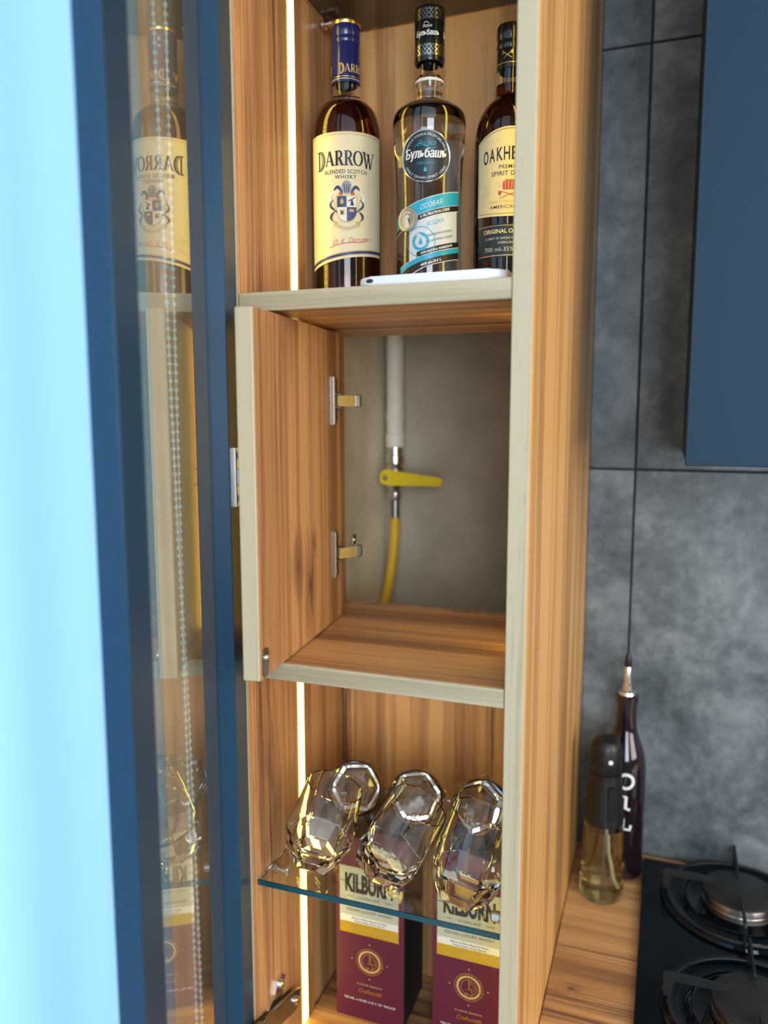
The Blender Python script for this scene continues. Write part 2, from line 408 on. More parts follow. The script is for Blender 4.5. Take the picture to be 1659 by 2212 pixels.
def cylmap(rf):
    """rf: radius at height; print faces local -y"""
    def f(u, v, h):
        r = rf(v) if callable(rf) else rf
        a = u/r; return Vector(((r+h)*math.sin(a), -(r+h)*math.cos(a), v))
    return f
def label_sheet(name, mat, parent, rf, u0, u1, v0, v1, n=40, h=.0001, m_=10):
    """paper label wrapped on the bottle; v0,v1 may be functions of u"""
    bm = bmesh.new(); mp = cylmap(rf); g = []
    for i in range(n+1):
        u = u0+(u1-u0)*i/n; a = v0(u) if callable(v0) else v0; b = v1(u) if callable(v1) else v1
        g.append([bm.verts.new(mp(u, a+(b-a)*j/m_, h)) for j in range(m_+1)])
    for i in range(n):
        for j in range(m_): bm.faces.new((g[i][j], g[i+1][j], g[i+1][j+1], g[i][j+1]))
    return obj(name, bm, mat, parent, smooth='keep')
def face_cam(x, y): return math.atan2(CAM.y-y, CAM.x-x)+PI/2    # rotate local -y towards the camera side of the room

def enlarge(root, k, dz):
    """bring a bottle to its true size: k wider and taller, dz more body above the base"""
    for c in root.children:
        for v in c.data.vertices:
            v.co = Vector((v.co.x*k, v.co.y*k, v.co.z*k+dz*max(0, min(1, v.co.z/.024))))
# ---------------------------------------------------------------- setting
IL, IR, OR = .018, .282, .300        # inner left, inner right, outer right of the tall cabinet
YB, YT = .252, .545                  # cabinet back, tile face
S1, S2, SG, FL, TG = 1.703, 1.341, 1.0915, .838, 2.04
def struct(name, bm, mat, parent=None, **k):
    o = obj(name, bm, mat, parent, **k)
    if not parent: o['kind'] = 'structure'
    return o
struct('floor', bx(-.6, 3.0, -3.0, .7, -.05, 0), 'floor')
wall_back = struct('wall_back', bx(-.13, 3.0, YT+.009, .70, 0, 2.6), 'plaster')
bm = bmesh.new()
box(bm, -.13, -.03, -.10, YT+.009, 0, 2.6); box(bm, -.13, -.03, -3.0, -1.75, 0, 2.6)
box(bm, -.13, -.03, -1.75, -.10, 0, .80); box(bm, -.13, -.03, -1.75, -.10, 2.42, 2.6)
wl = struct('wall_left', bm, 'plaster_left')
struct('ceiling', bx(-.6, 3.0, -3.0, .7, 2.6, 2.65), 'ceil')
# window in the left wall, behind the blind
wn = struct('window_1', bx(-.10, -.06, -1.75, -.10, .80, .84, .002), 'white_plastic')
for nm, a in (('window_frame', (-.10, -.06, -1.75, -.10, 2.38, 2.42)), ('window_frame', (-.10, -.06, -1.75, -1.71, .84, 2.38)), ('window_frame', (-.10, -.06, -.14, -.10, .84, 2.38))):
    obj(nm, bx(*a, .002), 'white_plastic', wn)
# tiles on the back wall, each its own piece with open joints
for k in range(6): M['tile%d' % k] = concrete('concrete_tile_%d' % k, 3.1*k+.4)
k = 0
for z0, z1 in ((.902, 1.5035), (1.5065, 2.0985), (2.1015, 2.599)):
    for x0, x1 in ((.3005, .3655), (.3685, .9685), (.9715, 1.5715)):
        o = obj('tile', bx(x0, x1, YT, YT+.009, z0, z1, .0008), 'tile%d' % (k*5 % 6), wall_back); k += 1
obj('grout_bed', bx(.3005, 1.5715, YT+.003, YT+.009, .90, 2.6), 'grout', wall_back)

# ---------------------------------------------------------------- tall cabinet
cab = thing('tall_cabinet', 'tall narrow oak-look cabinet with open glass door and warm strip lights', 'cabinet')
ZT = 2.45
lp = obj('side_panel', bx(0, IL, .0035, .150, 0, ZT, .0006), 'wood_z', cab)
obj('side_panel', bx(0, IL-.003, .1505, YB+.017, 0, ZT, .0006), 'wood_z2', cab)
obj('edge_band', bx(.0002, IL-.0002, .0, .0035, 0, ZT, .0008, seg=2), 'edge_z', lp)
rp = obj('side_panel', bx(IR, OR, .0035, YT-.001, 0, ZT, .0006), 'wood_right', cab)
obj('edge_band', bx(IR+.0001, OR-.0001, 0, .0035, 0, ZT, .0012, seg=2), 'edge_z', rp, label='pale grey-beige edging strip')
for z in (S1, S2):
    s = obj('shelf', bx(IL+.0003, IR-.0003, .0045, YB-.0005, z-.018, z, .0005), 'wood_x', cab)
    obj('edge_band', bx(IL+.0003, IR-.0003, .001, .0045, z-.0179, z-.0001, .001, seg=2), 'edge_x', s, label='pale grey-beige edging strip')
obj('base_panel', bx(IL+.0003, IR-.0003, .003, YB-.0005, FL-.018, FL, .0005), 'wood_x', cab)
obj('top_panel', bx(IL+.0003, IR-.0003, .003, YB-.0005, ZT-.018, ZT, .0005), 'wood_x', cab)
obj('back_panel', bx(IL+.0003, IR-.0003, YB, YB+.016, S1-.018, ZT, .0005), 'wood_z2', cab)
obj('back_panel', bx(IL+.0003, IR-.0003, YB, YB+.016, FL-.018, S2, .0005), 'wood_z2', cab)
# warm strip lights let into both sides
for sx in (0, 1):
    for z0, z1 in ((FL+.001, SG-.004), (SG+.004, S2-.019), (S2+.001, S1-.019), (S1+.001, TG-.006), (TG+.006, ZT-.02)):
        x0, x1 = (IL-.004, IL+.0008) if sx == 0 else (IR-.0008, IR+.004)
        obj('light_strip', bx(x0, x1, .1145, .1290, z0, z1), 'led', cab)
# shelf pins for the glass shelves
def pin(y, z, side):
    x = IL if side == 0 else IR; s = 1 if side == 0 else -1
    bm = bmesh.new(); rot = Matrix.Translation((x, y, z)) @ Matrix.Rotation(s*PI/2, 4, 'Y')
    lathe(bm, [(0, 0), (.0058, 0), (.0058, .004), (.004, .005), (.004, .009), (.0056, .010), (.0056, .017), (.0045, .0185), (0, .0185)], 20, mat=rot)
    return obj('shelf_pin', bm, 'chrome', cab, smooth=30)
for sd in (0, 1):
    for y in (.05, .205): pin(y, TG-.0090, sd)
    for y in (.05, .205): pin(y, SG-.0096, sd)

# hatch in front of the gas valve, swung open into the room
HA = math.atan2(.024, .249)
hatch_m = Matrix.Translation((.0425, .193, 0)) @ Matrix.Rotation(-PI/2+HA, 4, 'Z')     # local x: hinge -> free edge, local y: towards the right
HL, HT, HZ0, HZ1 = .2535, .017, 1.3425, 1.6815
ha = obj('hatch_door', bx(0, HL-.002, -HT, 0, HZ0, HZ1, .0006), 'wood_hatch', cab); ha.matrix_local = hatch_m
obj('edge_band', bx(HL-.002, HL, -HT, 0, HZ0, HZ1, .0014, seg=2), 'edge_z', ha, label='pale grey-beige edging strip')
def flange_outline(h=.056, w=.0115):
    """cup hinge flange: two screw ears with a waist"""
    return rrect(w, h, .004, 4)
def hinge(parent, u, z, face=1, arm_to=-.03, arm_mat='chrome', plate_mat='steel_dark', lip='chrome'):
    """concealed hinge on a door face (local y=0 plane, room side +y); u along the door, arm leans back to the hinge side"""
    bm = bmesh.new()
    pts = [(u+.0075, z-.028), (u+.0075, z+.028), (u+.001, z+.028), (u-.003, z+.024), (u-.004, z+.012), (u-.0085, z+.008), (u-.0085, z-.008), (u-.004, z-.012), (u-.003, z-.024), (u+.001, z-.028)]
    prism(bm, pts, 0, .0022, 'xz', mi=0)
    box(bm, u+.0058, u+.0078, 0, .0030, z-.0278, z+.0278, .0008, mi=1)          # bright folded rim
    for s in (-1, 1):
        lathe(bm, [(.0034, 0), (.0034, .0012), (.0018, .0018), (0, .0012)], 14, mi=1, mat=Matrix.Translation((u+.001, .0022, z+s*.0205)) @ Matrix.Rotation(-PI/2, 4, 'X'))
    for s in (-1, 1): box(bm, u-.010, u+.003, .002, .009, z+s*.0078-.0007, z+s*.0078+.0007, .0003, mi=0)
    o = obj('hinge', bm, [plate_mat, lip, arm_mat, 'steel_dark'], parent, smooth=35, label='nickel cup hinge'); 
    return o
def arm(bm, p0, p1, w, t, mi, z, zh):
    p0 = Vector(p0); p1 = Vector(p1); d = (p1-p0); n = Vector((-d.y, d.x)).normalized()*t/2
    prism(bm, [tuple(p0+n), tuple(p0-n), tuple(p1-n), tuple(p1+n)], z-zh/2, z+zh/2, 'xy', mi=mi)
for z in (1.603, 1.4225):
    h = hinge(ha, .026, z, arm_mat='satin')
    bm = bmesh.new(); bm.from_mesh(h.data)
    arm(bm, (.022, .003), (.0035, .0175), 0, .0026, 2, z, .0128)
    box(bm, -.0035, .0035, .0165, .0185, z-.0075, z+.0075, .0006, mi=2)
    box(bm, -.0065, .0005, .0172, .0235, z-.0070, z+.0070, .0008, mi=3)
    if z < 1.5:
        box(bm, -.006, .010, .014, .0165, z+.008, z+.020, .001, mi=0)
        lathe(bm, [(.0032, 0), (.0032, .0015), (0, .0018)], 12, mi=1, mat=Matrix.Translation((.003, .0165, z+.014)) @ Matrix.Rotation(-PI/2, 4, 'X'))
    bm.to_mesh(h.data); bm.free()
# catch plate with a screw at the lower free corner
bm = bmesh.new()
prism(bm, rrect(.0125, .0265, .0035, 4, HL-.0115, HZ0+.0155), 0, .0016, 'xz')
cp = obj('catch_plate', bm, 'steel_dark', ha, smooth=30)
bm = bmesh.new(); lathe(bm, [(.0036, 0), (.0036, .0014), (.0024, .0026), (.0008, .0024), (0, .0018)], 18, mat=Matrix.Translation((HL-.0105, .0016, HZ0+.0205)) @ Matrix.Rotation(-PI/2, 4, 'X'))
obj('screw', bm, 'chrome', ha, smooth=40)

# glass door, opened about 75 degrees
DA = .2760; DW, DF, DT, LIP = .286, .0395, .0189, .0163
door_m = Matrix.Translation((.0172, -.0008, 0)) @ Matrix.Rotation(-PI/2+DA, 4, 'Z')
DZ0, DZ1 = .60, 2.44
bm = bmesh.new()
for a in ((0, DF, DZ0, DZ1), (DW-DF, DW, DZ0, DZ1), (DF, DW-DF, DZ0, DZ0+DF), (DF, DW-DF, DZ1-DF, DZ1)):
    box(bm, a[0], a[1], -DT, 0, a[2], a[3], .0009, seg=2)
gd = obj('glass_door', bm, 'navy_frame', cab); gd.matrix_local = door_m
obj('glass_pane', bx(DF-.004, DW-DF+.004, -LIP-.0015, -LIP+.0005, DZ0+DF-.004, DZ1-DF+.004), 'pane', gd, label='bronze tinted glass')
for z in (1.528, 2.3):
    h = hinge(gd, .0175, z, plate_mat='chrome', lip='chrome', arm_mat='steel_dark')
    bm = bmesh.new(); bm.from_mesh(h.data)
    box(bm, .001, .016, .0022, .0075, z-.0078, z+.0078, .0006, mi=2)
    bm.to_mesh(h.data); bm.free()
# soft-close hinge arm and mounting plate low on the left side
bm = bmesh.new()
X0 = IL
tilt = Matrix.Translation((X0, .035, .919)) @ Matrix.Rotation(R(-16), 4, 'X') @ Matrix.Scale(1.22, 4)
prism(bm, [(-.060, -.011), (.040, -.011), (.044, -.006), (.044, .007), (.030, .009), (-.020, .009), (-.028, .005), (-.036, .010), (-.060, .009)], .006, .0085, 'yz', mi=0, mat=tilt)
box(bm, 0, .0075, -.050, .036, -.0095, .0065, .0008, mi=1, mat=tilt)
prism(bm, [(-.012, .006), (.010, .006), (.016, .013), (.018, .027), (.010, .031), (.002, .027), (.000, .016)], 0, .0028, 'yz', mi=2, mat=tilt)
prism(bm, [(.006, -.024), (.020, -.024), (.026, -.012), (.022, -.008), (.004, -.008)], 0, .0028, 'yz', mi=2, mat=tilt)
for y, z in ((.010, .022), (.014, -.016), (-.016, -.014), (.034, 0), (-.03, -.001)):
    lathe(bm, [(.0042, 0), (.0042, .0022), (.002, .0034), (0, .0026)], 16, mi=2, mat=tilt @ Matrix.Translation((.0026 if abs(z) > .01 else .0084, y, z)) @ Matrix.Rotation(PI/2, 4, 'Y'))
box(bm, .003, .012, -.078, -.056, -.009, .008, .001, mi=1, mat=tilt)
obj('hinge', bm, ['steel_dark', 'black', 'chrome'], cab, smooth=35, label='nickel soft-close hinge arm')

# glass shelves (lift out)
gs = obj('glass_shelf', bx(IL+.001, IR-.001, .012, YB-.004, SG-.003, SG+.003, .0006), 'shelf_glass'); obj('ground_edge', bx(IL+.001, IR-.001, .0112, .0121, SG-.003, SG+.003, .0003), 'teal_edge', gs, label='dark teal ground front edge'); tag(gs, 'clear glass shelf under the six tilted tumblers', 'shelf')
gs2 = obj('glass_shelf', bx(IL+.001, IR-.001, .012, YB-.004, TG-.0025, TG+.0035, .0006), 'smoke_glass'); tag(gs2, 'dark smoked glass shelf above the bottles', 'shelf')

# ---------------------------------------------------------------- bottles
def bottle_shell(parent, prof, wall, base, name='glass_body', mat='glass', n=64):
    """prof outer (r,z) from base rim up to the mouth; inner offset by wall"""
    inner = [(max(r-wall, .001), max(z, base)) for r, z in prof]
    inner = [p for i, p in enumerate(inner) if i == 0 or p[1] > inner[i-1][1]+1e-6 or i == len(inner)-1]
    full = [(0, .003), (prof[0][0]*.75, .002)]+prof+inner[::-1]+[(0, inner[0][1])]
    return obj(name, lathe(bmesh.new(), full, n), mat, parent, smooth=40)
def liquid(parent, prof, wall, base, level, mat, n=64):
    pts = [(max(r-wall+.0003, .001), z) for r, z in prof if base < z < level]
    f = lambda zz: prof_r(prof, zz)-wall+.0003
    full = [(0, base), (f(base), base)]+pts+[(f(level), level), (0, level)]
    return obj('liquid', lathe(bmesh.new(), full, n), mat, parent, smooth=40)
def prof_r(prof, z):
    for (r0, z0), (r1, z1) in zip(prof, prof[1:]):
        if z0 <= z <= z1 and z1 > z0: return r0+(r1-r0)*(z-z0)/(z1-z0)
    return prof[-1][0] if z > prof[-1][1] else prof[0][0]

# serif capitals for the whisky label: thick and thin strokes in a unit box
def serif(pr, ch, x, y, w, h, mat, layer=2, t=.17):
    T, n = t*h, .055*h
    def q(pts): pr.poly([(x+a, y+b) for a, b in pts], mat, layer)
    def stem(a, b0=0, b1=h, tt=None):
        tt = tt or T; q([(a, b0), (a+tt, b0), (a+tt, b1), (a, b1)])
    def foot(a, b, wd): q([(a-wd/2, b-n*.5), (a+wd/2, b-n*.5), (a+wd/2, b+n*.5), (a-wd/2, b+n*.5)])
    def bowl(cx, cy, rx, ry, a0, a1, thick):
        pr.stroke([(x+cx+rx*math.cos(R(a)), y+cy+ry*math.sin(R(a))) for a in [a0+(a1-a0)*i/20 for i in range(21)]], lambda s: n+(thick-n)*abs(math.cos(R(a0+(a1-a0)*s))), mat, layer)
    if ch == 'A':
        q([(w*.06, 0), (w*.06+n*1.3, 0), (w*.5+n*.3, h), (w*.5-n, h)]); q([(w*.5-n*1.2, h), (w*.5+T*.45, h), (w*.98, 0), (w*.98-T*1.05, 0)])
        q([(w*.22, h*.3), (w*.75, h*.3), (w*.73, h*.3+n), (w*.24, h*.3+n)]); foot(w*.09, n*.5, w*.26); foot(w*.9, n*.5, w*.34)
    elif ch == 'R':
        stem(w*.14); foot(w*.14+T/2, n*.5, w*.42); foot(w*.1+T/2, h-n*.5, w*.34)
        bowl(w*.42, h*.74, w*.36, h*.245, 90, -90, T*.9)
        q([(w*.2, h-n), (w*.45, h-n), (w*.45, h), (w*.2, h)]); q([(w*.2, h*.5), (w*.45, h*.5), (w*.45, h*.5-n), (w*.2, h*.5-n)])
        q([(w*.42, h*.5), (w*.42+T, h*.52), (w*1.02, 0), (w*1.02-T*1.1, 0)]); foot(w*.98, n*.5, w*.24)
    elif ch == 'O':
        bowl(w*.5, h*.5, w*.42, h*.48, 0, 360, T*.95)
    elif ch == 'W':
        q([(w*.0, h), (w*.0+T, h), (w*.34, 0), (w*.34-n*1.4, 0)]); q([(w*.34-n*1.4, 0), (w*.34, 0), (w*.55, h*.92), (w*.55-n, h*.92)])
        q([(w*.36, h*.92), (w*.36+T, h*.92), (w*.70, 0), (w*.70-n*1.4, 0)]); q([(w*.70-n*1.4, 0), (w*.70, 0), (w*.99, h), (w*.99-n, h)])
        foot(w*.06, h-n*.5, w*.3); foot(w*.44, h*.92-n*.5, w*.3); foot(w*.97, h-n*.5, w*.22)
    elif ch == 'D':
        stem(w*.1, tt=T*.75); foot(w*.12, n*.5, w*.4); foot(w*.1, h-n*.5, w*.4)
        bowl(w*.34, h*.5, w*.56, h*.475, 90, -90, T*.9); bowl(w*.30, h*.5, w*.36, h*.40, 80, -80, n)
        q([(w*.12, h-n), (w*.36, h-n), (w*.36, h), (w*.12, h)]); q([(w*.12, 0), (w*.36, 0), (w*.36, n), (w*.12, n)])
def darrow_word(pr, x, y, h, mat, layer=2, wide=1.0):
    """word centred on x; D taller than the rest, W dropped"""
    ws = dict(D=.78, A=.80, R=.74, O=.80, W=1.06); gap = .02
    tot = sum(ws[c]*h*wide+gap*h for c in 'DARROW'); cx = x-tot/2
    for i, c in enumerate('DARROW'):
        w = ws[c]*h*wide
        if c == 'D': serif(pr, c, cx, y-h*.22, w, h*1.32, mat, layer, .12)
        elif c == 'W' and i == 5: serif(pr, c, cx, y-h*.12, w, h*1.12, mat, layer, .15)
        else: serif(pr, c, cx, y, w, h, mat, layer)
        cx += w+gap*h

# --- whisky with the cream label
bx0, by0 = .0580, .178
wb = thing('whisky_bottle', 'whisky bottle with blue neck capsule and wide cream label with a crest', 'bottle', (bx0, by0, S1+.0003), 0)
wb.rotation_euler = (0, 0, face_cam(bx0, by0)+R(-2))
RD = .0345
prof = [(.030, 0), (.0335, .0025), (RD, .007), (RD, .150)]+smoothprof([(RD, .152), (.0342, .163), (.0325, .174), (.0285, .184), (.0215, .1915), (.0155, .196), (.0138, .201), (.0136, .209)], 5)+[(.0133, .245), (.0133, .262)]
bottle_shell(wb, prof, .0022, .010)
liquid(wb, prof, .0022, .0095, .1895, 'whisky')
bm = bmesh.new()
lathe(bm, [(.0139, .210), (.0143, .2105), (.0143, .246), (.0139, .2468), (.0139, .2482), (.0144, .249), (.0144, .2515), (.0140, .2525), (.0140, .254), (.0145, .255), (.0145, .2655), (.0135, .2670)], 40)
obj('capsule', bm, 'blue_cap', wb, smooth=35)
bm = bmesh.new(); lathe(bm, [(.0145, .2640), (.0149, .2648), (.0149, .2672), (.0138, .2686), (0, .2690)], 40)
obj('cap_top', bm, 'gold', wb, smooth=35, label='gold rim on the cap')
vb = lambda u: .0372+.0068*(u/.0445)-.0030*(u/.0445)**2
label_sheet('paper_label', 'cream', wb, RD, -.0445, .0445, vb, .1560)
pr = Print()
darrow_word(pr, 0.0, .1245, .0138, 'ink', wide=.88)
pr.text('BLENDED SCOTCH', 0, .1172, .0052, 'ink', bold=.012, fit=.043, space=1.1)
pr.text('WHISKY', 0, .1122, .0052, 'ink', bold=.012, fit=.0215, space=1.15)
pr.stroke([(-.0445, .1535), (.0445, .1535)], .0007, 'gold_ink', 1); pr.stroke([(-.0445, .1552), (.0445, .1552)], .0004, 'gold_ink', 1)
us = [-.0445+.089*i/30 for i in range(31)]
pr.stroke([(u, vb(u)+.0042) for u in us], .0026, 'navy_ink', 1); pr.stroke([(u, vb(u)+.0024) for u in us], .0005, 'gold_ink', 2); pr.stroke([(u, vb(u)+.0062) for u in us], .0004, 'gold_ink', 2)
# crest: helmet, quartered shield, mantling, scroll
cx, cy = .001, .0865
sh = [(-.0095, .0095), (.0095, .0095), (.0095, -.004)]+[(.0095*math.cos(R(a)), -.004-.0105*math.sin(R(a))) for a in range(8, 180, 12)]+[(-.0095, -.004)]
T = lambda pts: [(cx+a, cy+b) for a, b in pts]
pr.poly(T([(a*1.09, b*1.07) for a, b in sh]), 'gold_ink', 2)
pr.poly(T(sh), 'white_label', 3)
pr.poly(T([(-.0093, .0093), (-.0002, .0093), (-.0002, -.001), (-.0093, -.001)]), 'navy_ink', 4)
pr.poly(T([(0, -.001), (.0093, -.001)]+[(a, b) for a, b in sh[3:10] if a >= 0]+[(0, -.0143)]), 'navy_ink', 4)
pr.poly(T([(-.0062, .002), (-.0034, .002), (-.003, .0045), (-.0048, .0078), (-.0066, .0045)]), 'gold_ink', 5)
pr.stroke(T([(.0015, .0045), (.008, .0082)]), .0009, 'ink', 5); pr.poly(T([(.0035, .0005), (.007, .0005), (.0055, .0062), (.0042, .0062)]), 'ink', 5)
pr.poly(T([(-.0068, -.0085), (-.0025, -.0085), (-.002, -.0035), (-.0072, -.0035)]), 'gold_ink', 5); pr.rect(cx-.0056, cx-.0036, cy-.0078, cy-.0048, 'ink', 6)
pr.poly(T([(.0018, -.0055), (.0072, -.0055), (.0062, -.0028), (.0045, -.0045), (.0032, -.0025)]), 'gold_ink', 5)
for s in (-1, 1):     # mantling scrolls
    pr.stroke(T([(s*(.004+.0085*t), .0115+.0065*math.sin(2.6*t)) for t in [i/10 for i in range(11)]]), lambda q: .0012+.0018*math.sin(PI*q), 'navy_ink', 3)
    pr.stroke(T([(s*(.0125+.0045*math.sin(3*t)), .014-.012*t) for t in [i/10 for i in range(11)]]), lambda q: .0006+.0022*math.sin(PI*q), 'white_ink', 3)
    pr.stroke(T([(s*(.0115+.005*math.sin(3.3*t+.4)), .006-.012*t) for t in [i/10 for i in range(11)]]), lambda q: .0006+.0016*math.sin(PI*q), 'navy_ink', 4)
    pr.stroke(T([(s*(.0155-.004*math.sin(3*t)), .010-.021*t) for t in [i/12 for i in range(13)]]), .0006, 'gold_ink', 4)
    pr.stroke(T([(s*(.0105+.0055*math.sin(2.6*t)), -.004-.010*t) for t in [i/10 for i in range(11)]]), lambda q: .0006+.0018*math.sin(PI*q), 'navy_ink', 4)
    pr.poly(T([(s*.004, .0100), (s*.0078, .0108), (s*.0072, .0135), (s*.0048, .0128)]), 'red_ink', 4)
    pr.poly(T([(s*.0085, -.0150), (s*.0135, -.0135), (s*.0125, -.0185), (s*.0095, -.0195)]), 'gold_ink', 4)
pr.poly(T(arc(0, .0195, .0044, 0, 180, 14)+[(-.0044, .0145), (-.002, .0115), (.002, .0115), (.0044, .0145)]), 'grey_ink', 5)
for k in (-.0018, 0, .0018): pr.stroke(T([(k, .0128), (k*1.2, .0185)]), .0009, 'ink', 6)
pr.stroke(T([(-.0044, .0195), (.0044, .0195)]), .0006, 'navy_ink', 6)
pr.stroke(T([(-.0105, -.0165)]+[(-.0105+.021*t, -.0175-.0035*math.sin(PI*t)) for t in [i/12 for i in range(13)]]), .0028, 'tan_ink', 4)
pr.ring(-.031, .0515, .0070, .0005, 'tan_ink', 1); pr.ring(-.031, .0515, .0052, .0004, 'tan_ink', 1)
pr.text('D. K. Darrow', .004, .0520, .0068, 'red_ink', shear=.45, fit=.036, slope=.12, bold=-.004)
pr.stroke([(-.017+.036*t, .0475+.007*t+.001*math.sin(5*t)) for t in [i/14 for i in range(15)]]+[(.026, .0565), (.018, .0565)], .0006, 'red_ink', 2)
pr.build('label_print', wb, cylmap(RD))
pr = Print()
for k in (-1, 0, 1): darrow_word(pr, .011+k*.045, .2185, .0076, 'gold_ink', wide=.92)
pr.stroke([(-.045, .2145), (.045, .2145)], .0008, 'gold', 1); pr.stroke([(-.045, .2125), (.045, .2125)], .0005, 'white_ink', 1)
pr.build('capsule_print', wb, cylmap(.0145))

enlarge(wb, 1.110, .0126)

# --- clear vodka with the round dark badge
vx, vy = .1535, .182
vo = thing('vodka_bottle', 'clear vodka bottle with round dark badge and slanted turquoise label', 'bottle', (vx, vy, S1+.0003), 0)
vo.rotation_euler = (0, 0, face_cam(vx, vy)+R(-3))
vprof = [(.0285, 0), (.0315, .0025), (.0325, .007)]+smoothprof([(.0325, .012), (.0323, .04), (.0317, .07), (.0318, .095), (.0330, .125), (.0350, .152), (.0356, .160), (.0353, .1665), (.0335, .172), (.0285, .177), (.0205, .1805), (.0140, .1835), (.0128, .187), (.0128, .196)], 5)+[(.0138, .1975), (.0138, .2035), (.0112, .206), (.0108, .2085), (.0108, .225), (.0108, .2455)]
bottle_shell(vo, vprof, .0022, .014)
liquid(vo, vprof, .0022, .0135, .1915, 'vodka')
bm = bmesh.new(); lathe(bm, [(.0125, .2175), (.0143, .218), (.0145, .219), (.0145, .2655), (.0138, .2672), (0, .2675)], 44)
obj('cap', bm, 'black_cap', vo, smooth=35)
bm = bmesh.new(); lathe(bm, [(.0128, .1995), (.0140, .1997), (.0140, .2022), (.0128, .2024), (.0128, .1995)], 40)
obj('neck_ring', bm, 'white_plastic', vo, smooth=30)
pr = Print()
for zb in (.2225, .2545):
    n = 12; w = 2*PI*.0145/n; hh = .0092
    for i in range(n):
        c0 = -PI*.0145+w*(i+.5)
        for s in (-1, 1):
            for q in (-1, 1):
                pr.stroke([(c0, zb+hh/2+q*hh*.46), (c0+s*w*.46, zb+hh/2)], .0009, 'silver', 1)
                pr.stroke([(c0+s*w*.5, zb+hh/2+q*hh*.46), (c0+s*w*.06, zb+hh/2+q*hh*.08)], .0007, 'silver', 1)
                pr.poly([(c0+s*w*.30+a*.0008, zb+hh/2+q*hh*.33+b*.0008) for a, b in ((1, 0), (0, 1), (-1, 0), (0, -1))], 'silver', 1)
        pr.poly([(c0+a*.0012, zb+hh/2+b*.0014) for a, b in ((1, 0), (0, 1), (-1, 0), (0, -1))], 'silver', 2)
    pr.stroke([(-.0455, zb), (.0455, zb)], .0005, 'silver', 1); pr.stroke([(-.0455, zb+hh), (.0455, zb+hh)], .0005, 'silver', 1)
for k in (-1, 0, 1):
    for q in (-.00018, .00018): pr.text('Бульбашъ', -.002+k*.030+q, .2393, .0072, 'white_ink', fit=.0235, shear=.15)
    pr.text('Водка', -.002+k*.030, .2465, .0036, 'white_ink', shear=.4, fit=.009); pr.stroke(arc(-.003+k*.030, .2475, .0035, 30, 130, 8), .0004, 'white_ink', 1)
pr.build('cap_print', vo, cylmap(.0145), step=.0015)
rv = lambda v: prof_r(vprof, v)
bm = bmesh.new(); mp = cylmap(lambda v: rv(v)); BU, BV, BR = -.0015, .1245, .0238
rings = []
for r_, h_ in ((.92*BR, .0004), (.925*BR, .0022), (BR*.955, .0026), (BR*.985, .0024), (BR, .0012), (BR, .0002)):
    rings.append([bm.verts.new(mp(BU+r_*math.cos(2*PI*i/48), BV+r_*math.sin(2*PI*i/48), h_)) for i in range(48)])
for a, b in zip(rings, rings[1:]):
    for i in range(48): bm.faces.new((a[i], b[i], b[(i+1) % 48], a[(i+1) % 48]))
obj('badge_rim', bm, 'silver', vo, smooth=40)
pr = Print()
pr.disc(BU, BV, BR*.93, 'slate', 0); pr.ring(BU, BV, BR*.70, .0002, 'slate', 1)
for q in (-.00036, -.00012, .00012, .00036): pr.text('Бульбашъ', BU+q, BV-.0020+abs(q)*.4, .0118, 'white_ink', fit=.0368, shear=.14)
pr.text('Водка', BU+.0005, BV+.0085, .0068, 'cyan', fit=.0165, shear=.45, bold=-.005)
pr.stroke([(BU-.009+.018*t, BV+.0078+.0026*math.sin(6*t)) for t in [i/16 for i in range(17)]], .0004, 'cyan', 2)
pr.text('ORIGINAL', BU, BV-.0078, .0034, 'cyan', fit=.0145, space=1.2)
pr.poly([(BU+.0014*math.cos(R(a)), BV-.0135+.0014*math.sin(R(a))) for a in range(-220, 41, 20)]+[(BU, BV-.0098)], 'cyan', 2)
pr.text('FAMOUS VODKA FROM BELARUS', BU, BV, .0031, 'pale', onarc=(BR*.74, 90, 1), fit=.046)
pr.text('ONLY GRAIN SPIRIT USED', BU, BV, .0031, 'pale', onarc=(BR*.87, 270, -1), fit=.046)
pr.build('badge', vo, cylmap(rv), step=.002, h0=.0014)
# h0 puts the badge print just inside its rim; slanted label below
sl = lambda u: .30*u-1.6*u*u
pr = Print()
UL, UR = -.0400, .0365
def band(u0, u1, d0, d1, mat, layer, n=24):
    us_ = [u0+(u1-u0)*i/n for i in range(n+1)]
    pr.poly([(u, .066+sl(u)+d0) for u in us_]+[(u, .066+sl(u)+d1) for u in us_[::-1]], mat, layer)
band(UL, UR, .0092, .0212, 'cyan', 1); band(UL, UR, .0212, .0218, 'white_ink', 2); band(UL, UR, .0038, .0088, 'ink', 2); band(UL, UR, .0032, .0038, 'white_ink', 2); band(UL, UR, .0087, .0092, 'white_ink', 2)
band(-.018, .0335, -.0315, .0034, 'pale', 0)
band(-.010, .0365, -.0300, -.0250, 'ink', 2); band(-.030, .0365, -.0352, -.0303, 'cyan', 2); band(-.034, .0365, -.0410, -.0352, 'ink', 2); band(-.034, .036, -.0416, -.0410, 'white_ink', 2); band(-.03, .0365, -.0305, -.0300, 'white_ink', 3)
def lt(body, u, d, size, mat, fit, bold=0, shear=.1): pr.text(body, u, .066+sl(u)+d, size, mat, fit=fit, bold=bold, slope=.30-3.2*u, shear=shear, layer=3)
lt('ОСОБАЯ', .004, .0125, .0062, 'white_ink', .021); lt('6 FILTRATION STEPS', .008, .0050, .0034, 'white_ink', .029, .03)
lt('ВОДКА', .008, -.0045, .0052, 'cyan', .0165, -.002); lt('PREMIUM EXPORT', .013, -.0148, .0031, 'ink', .026, -.004); lt('BELARUSIAN VODKA', .013, -.0200, .0031, 'ink', .027, -.004)
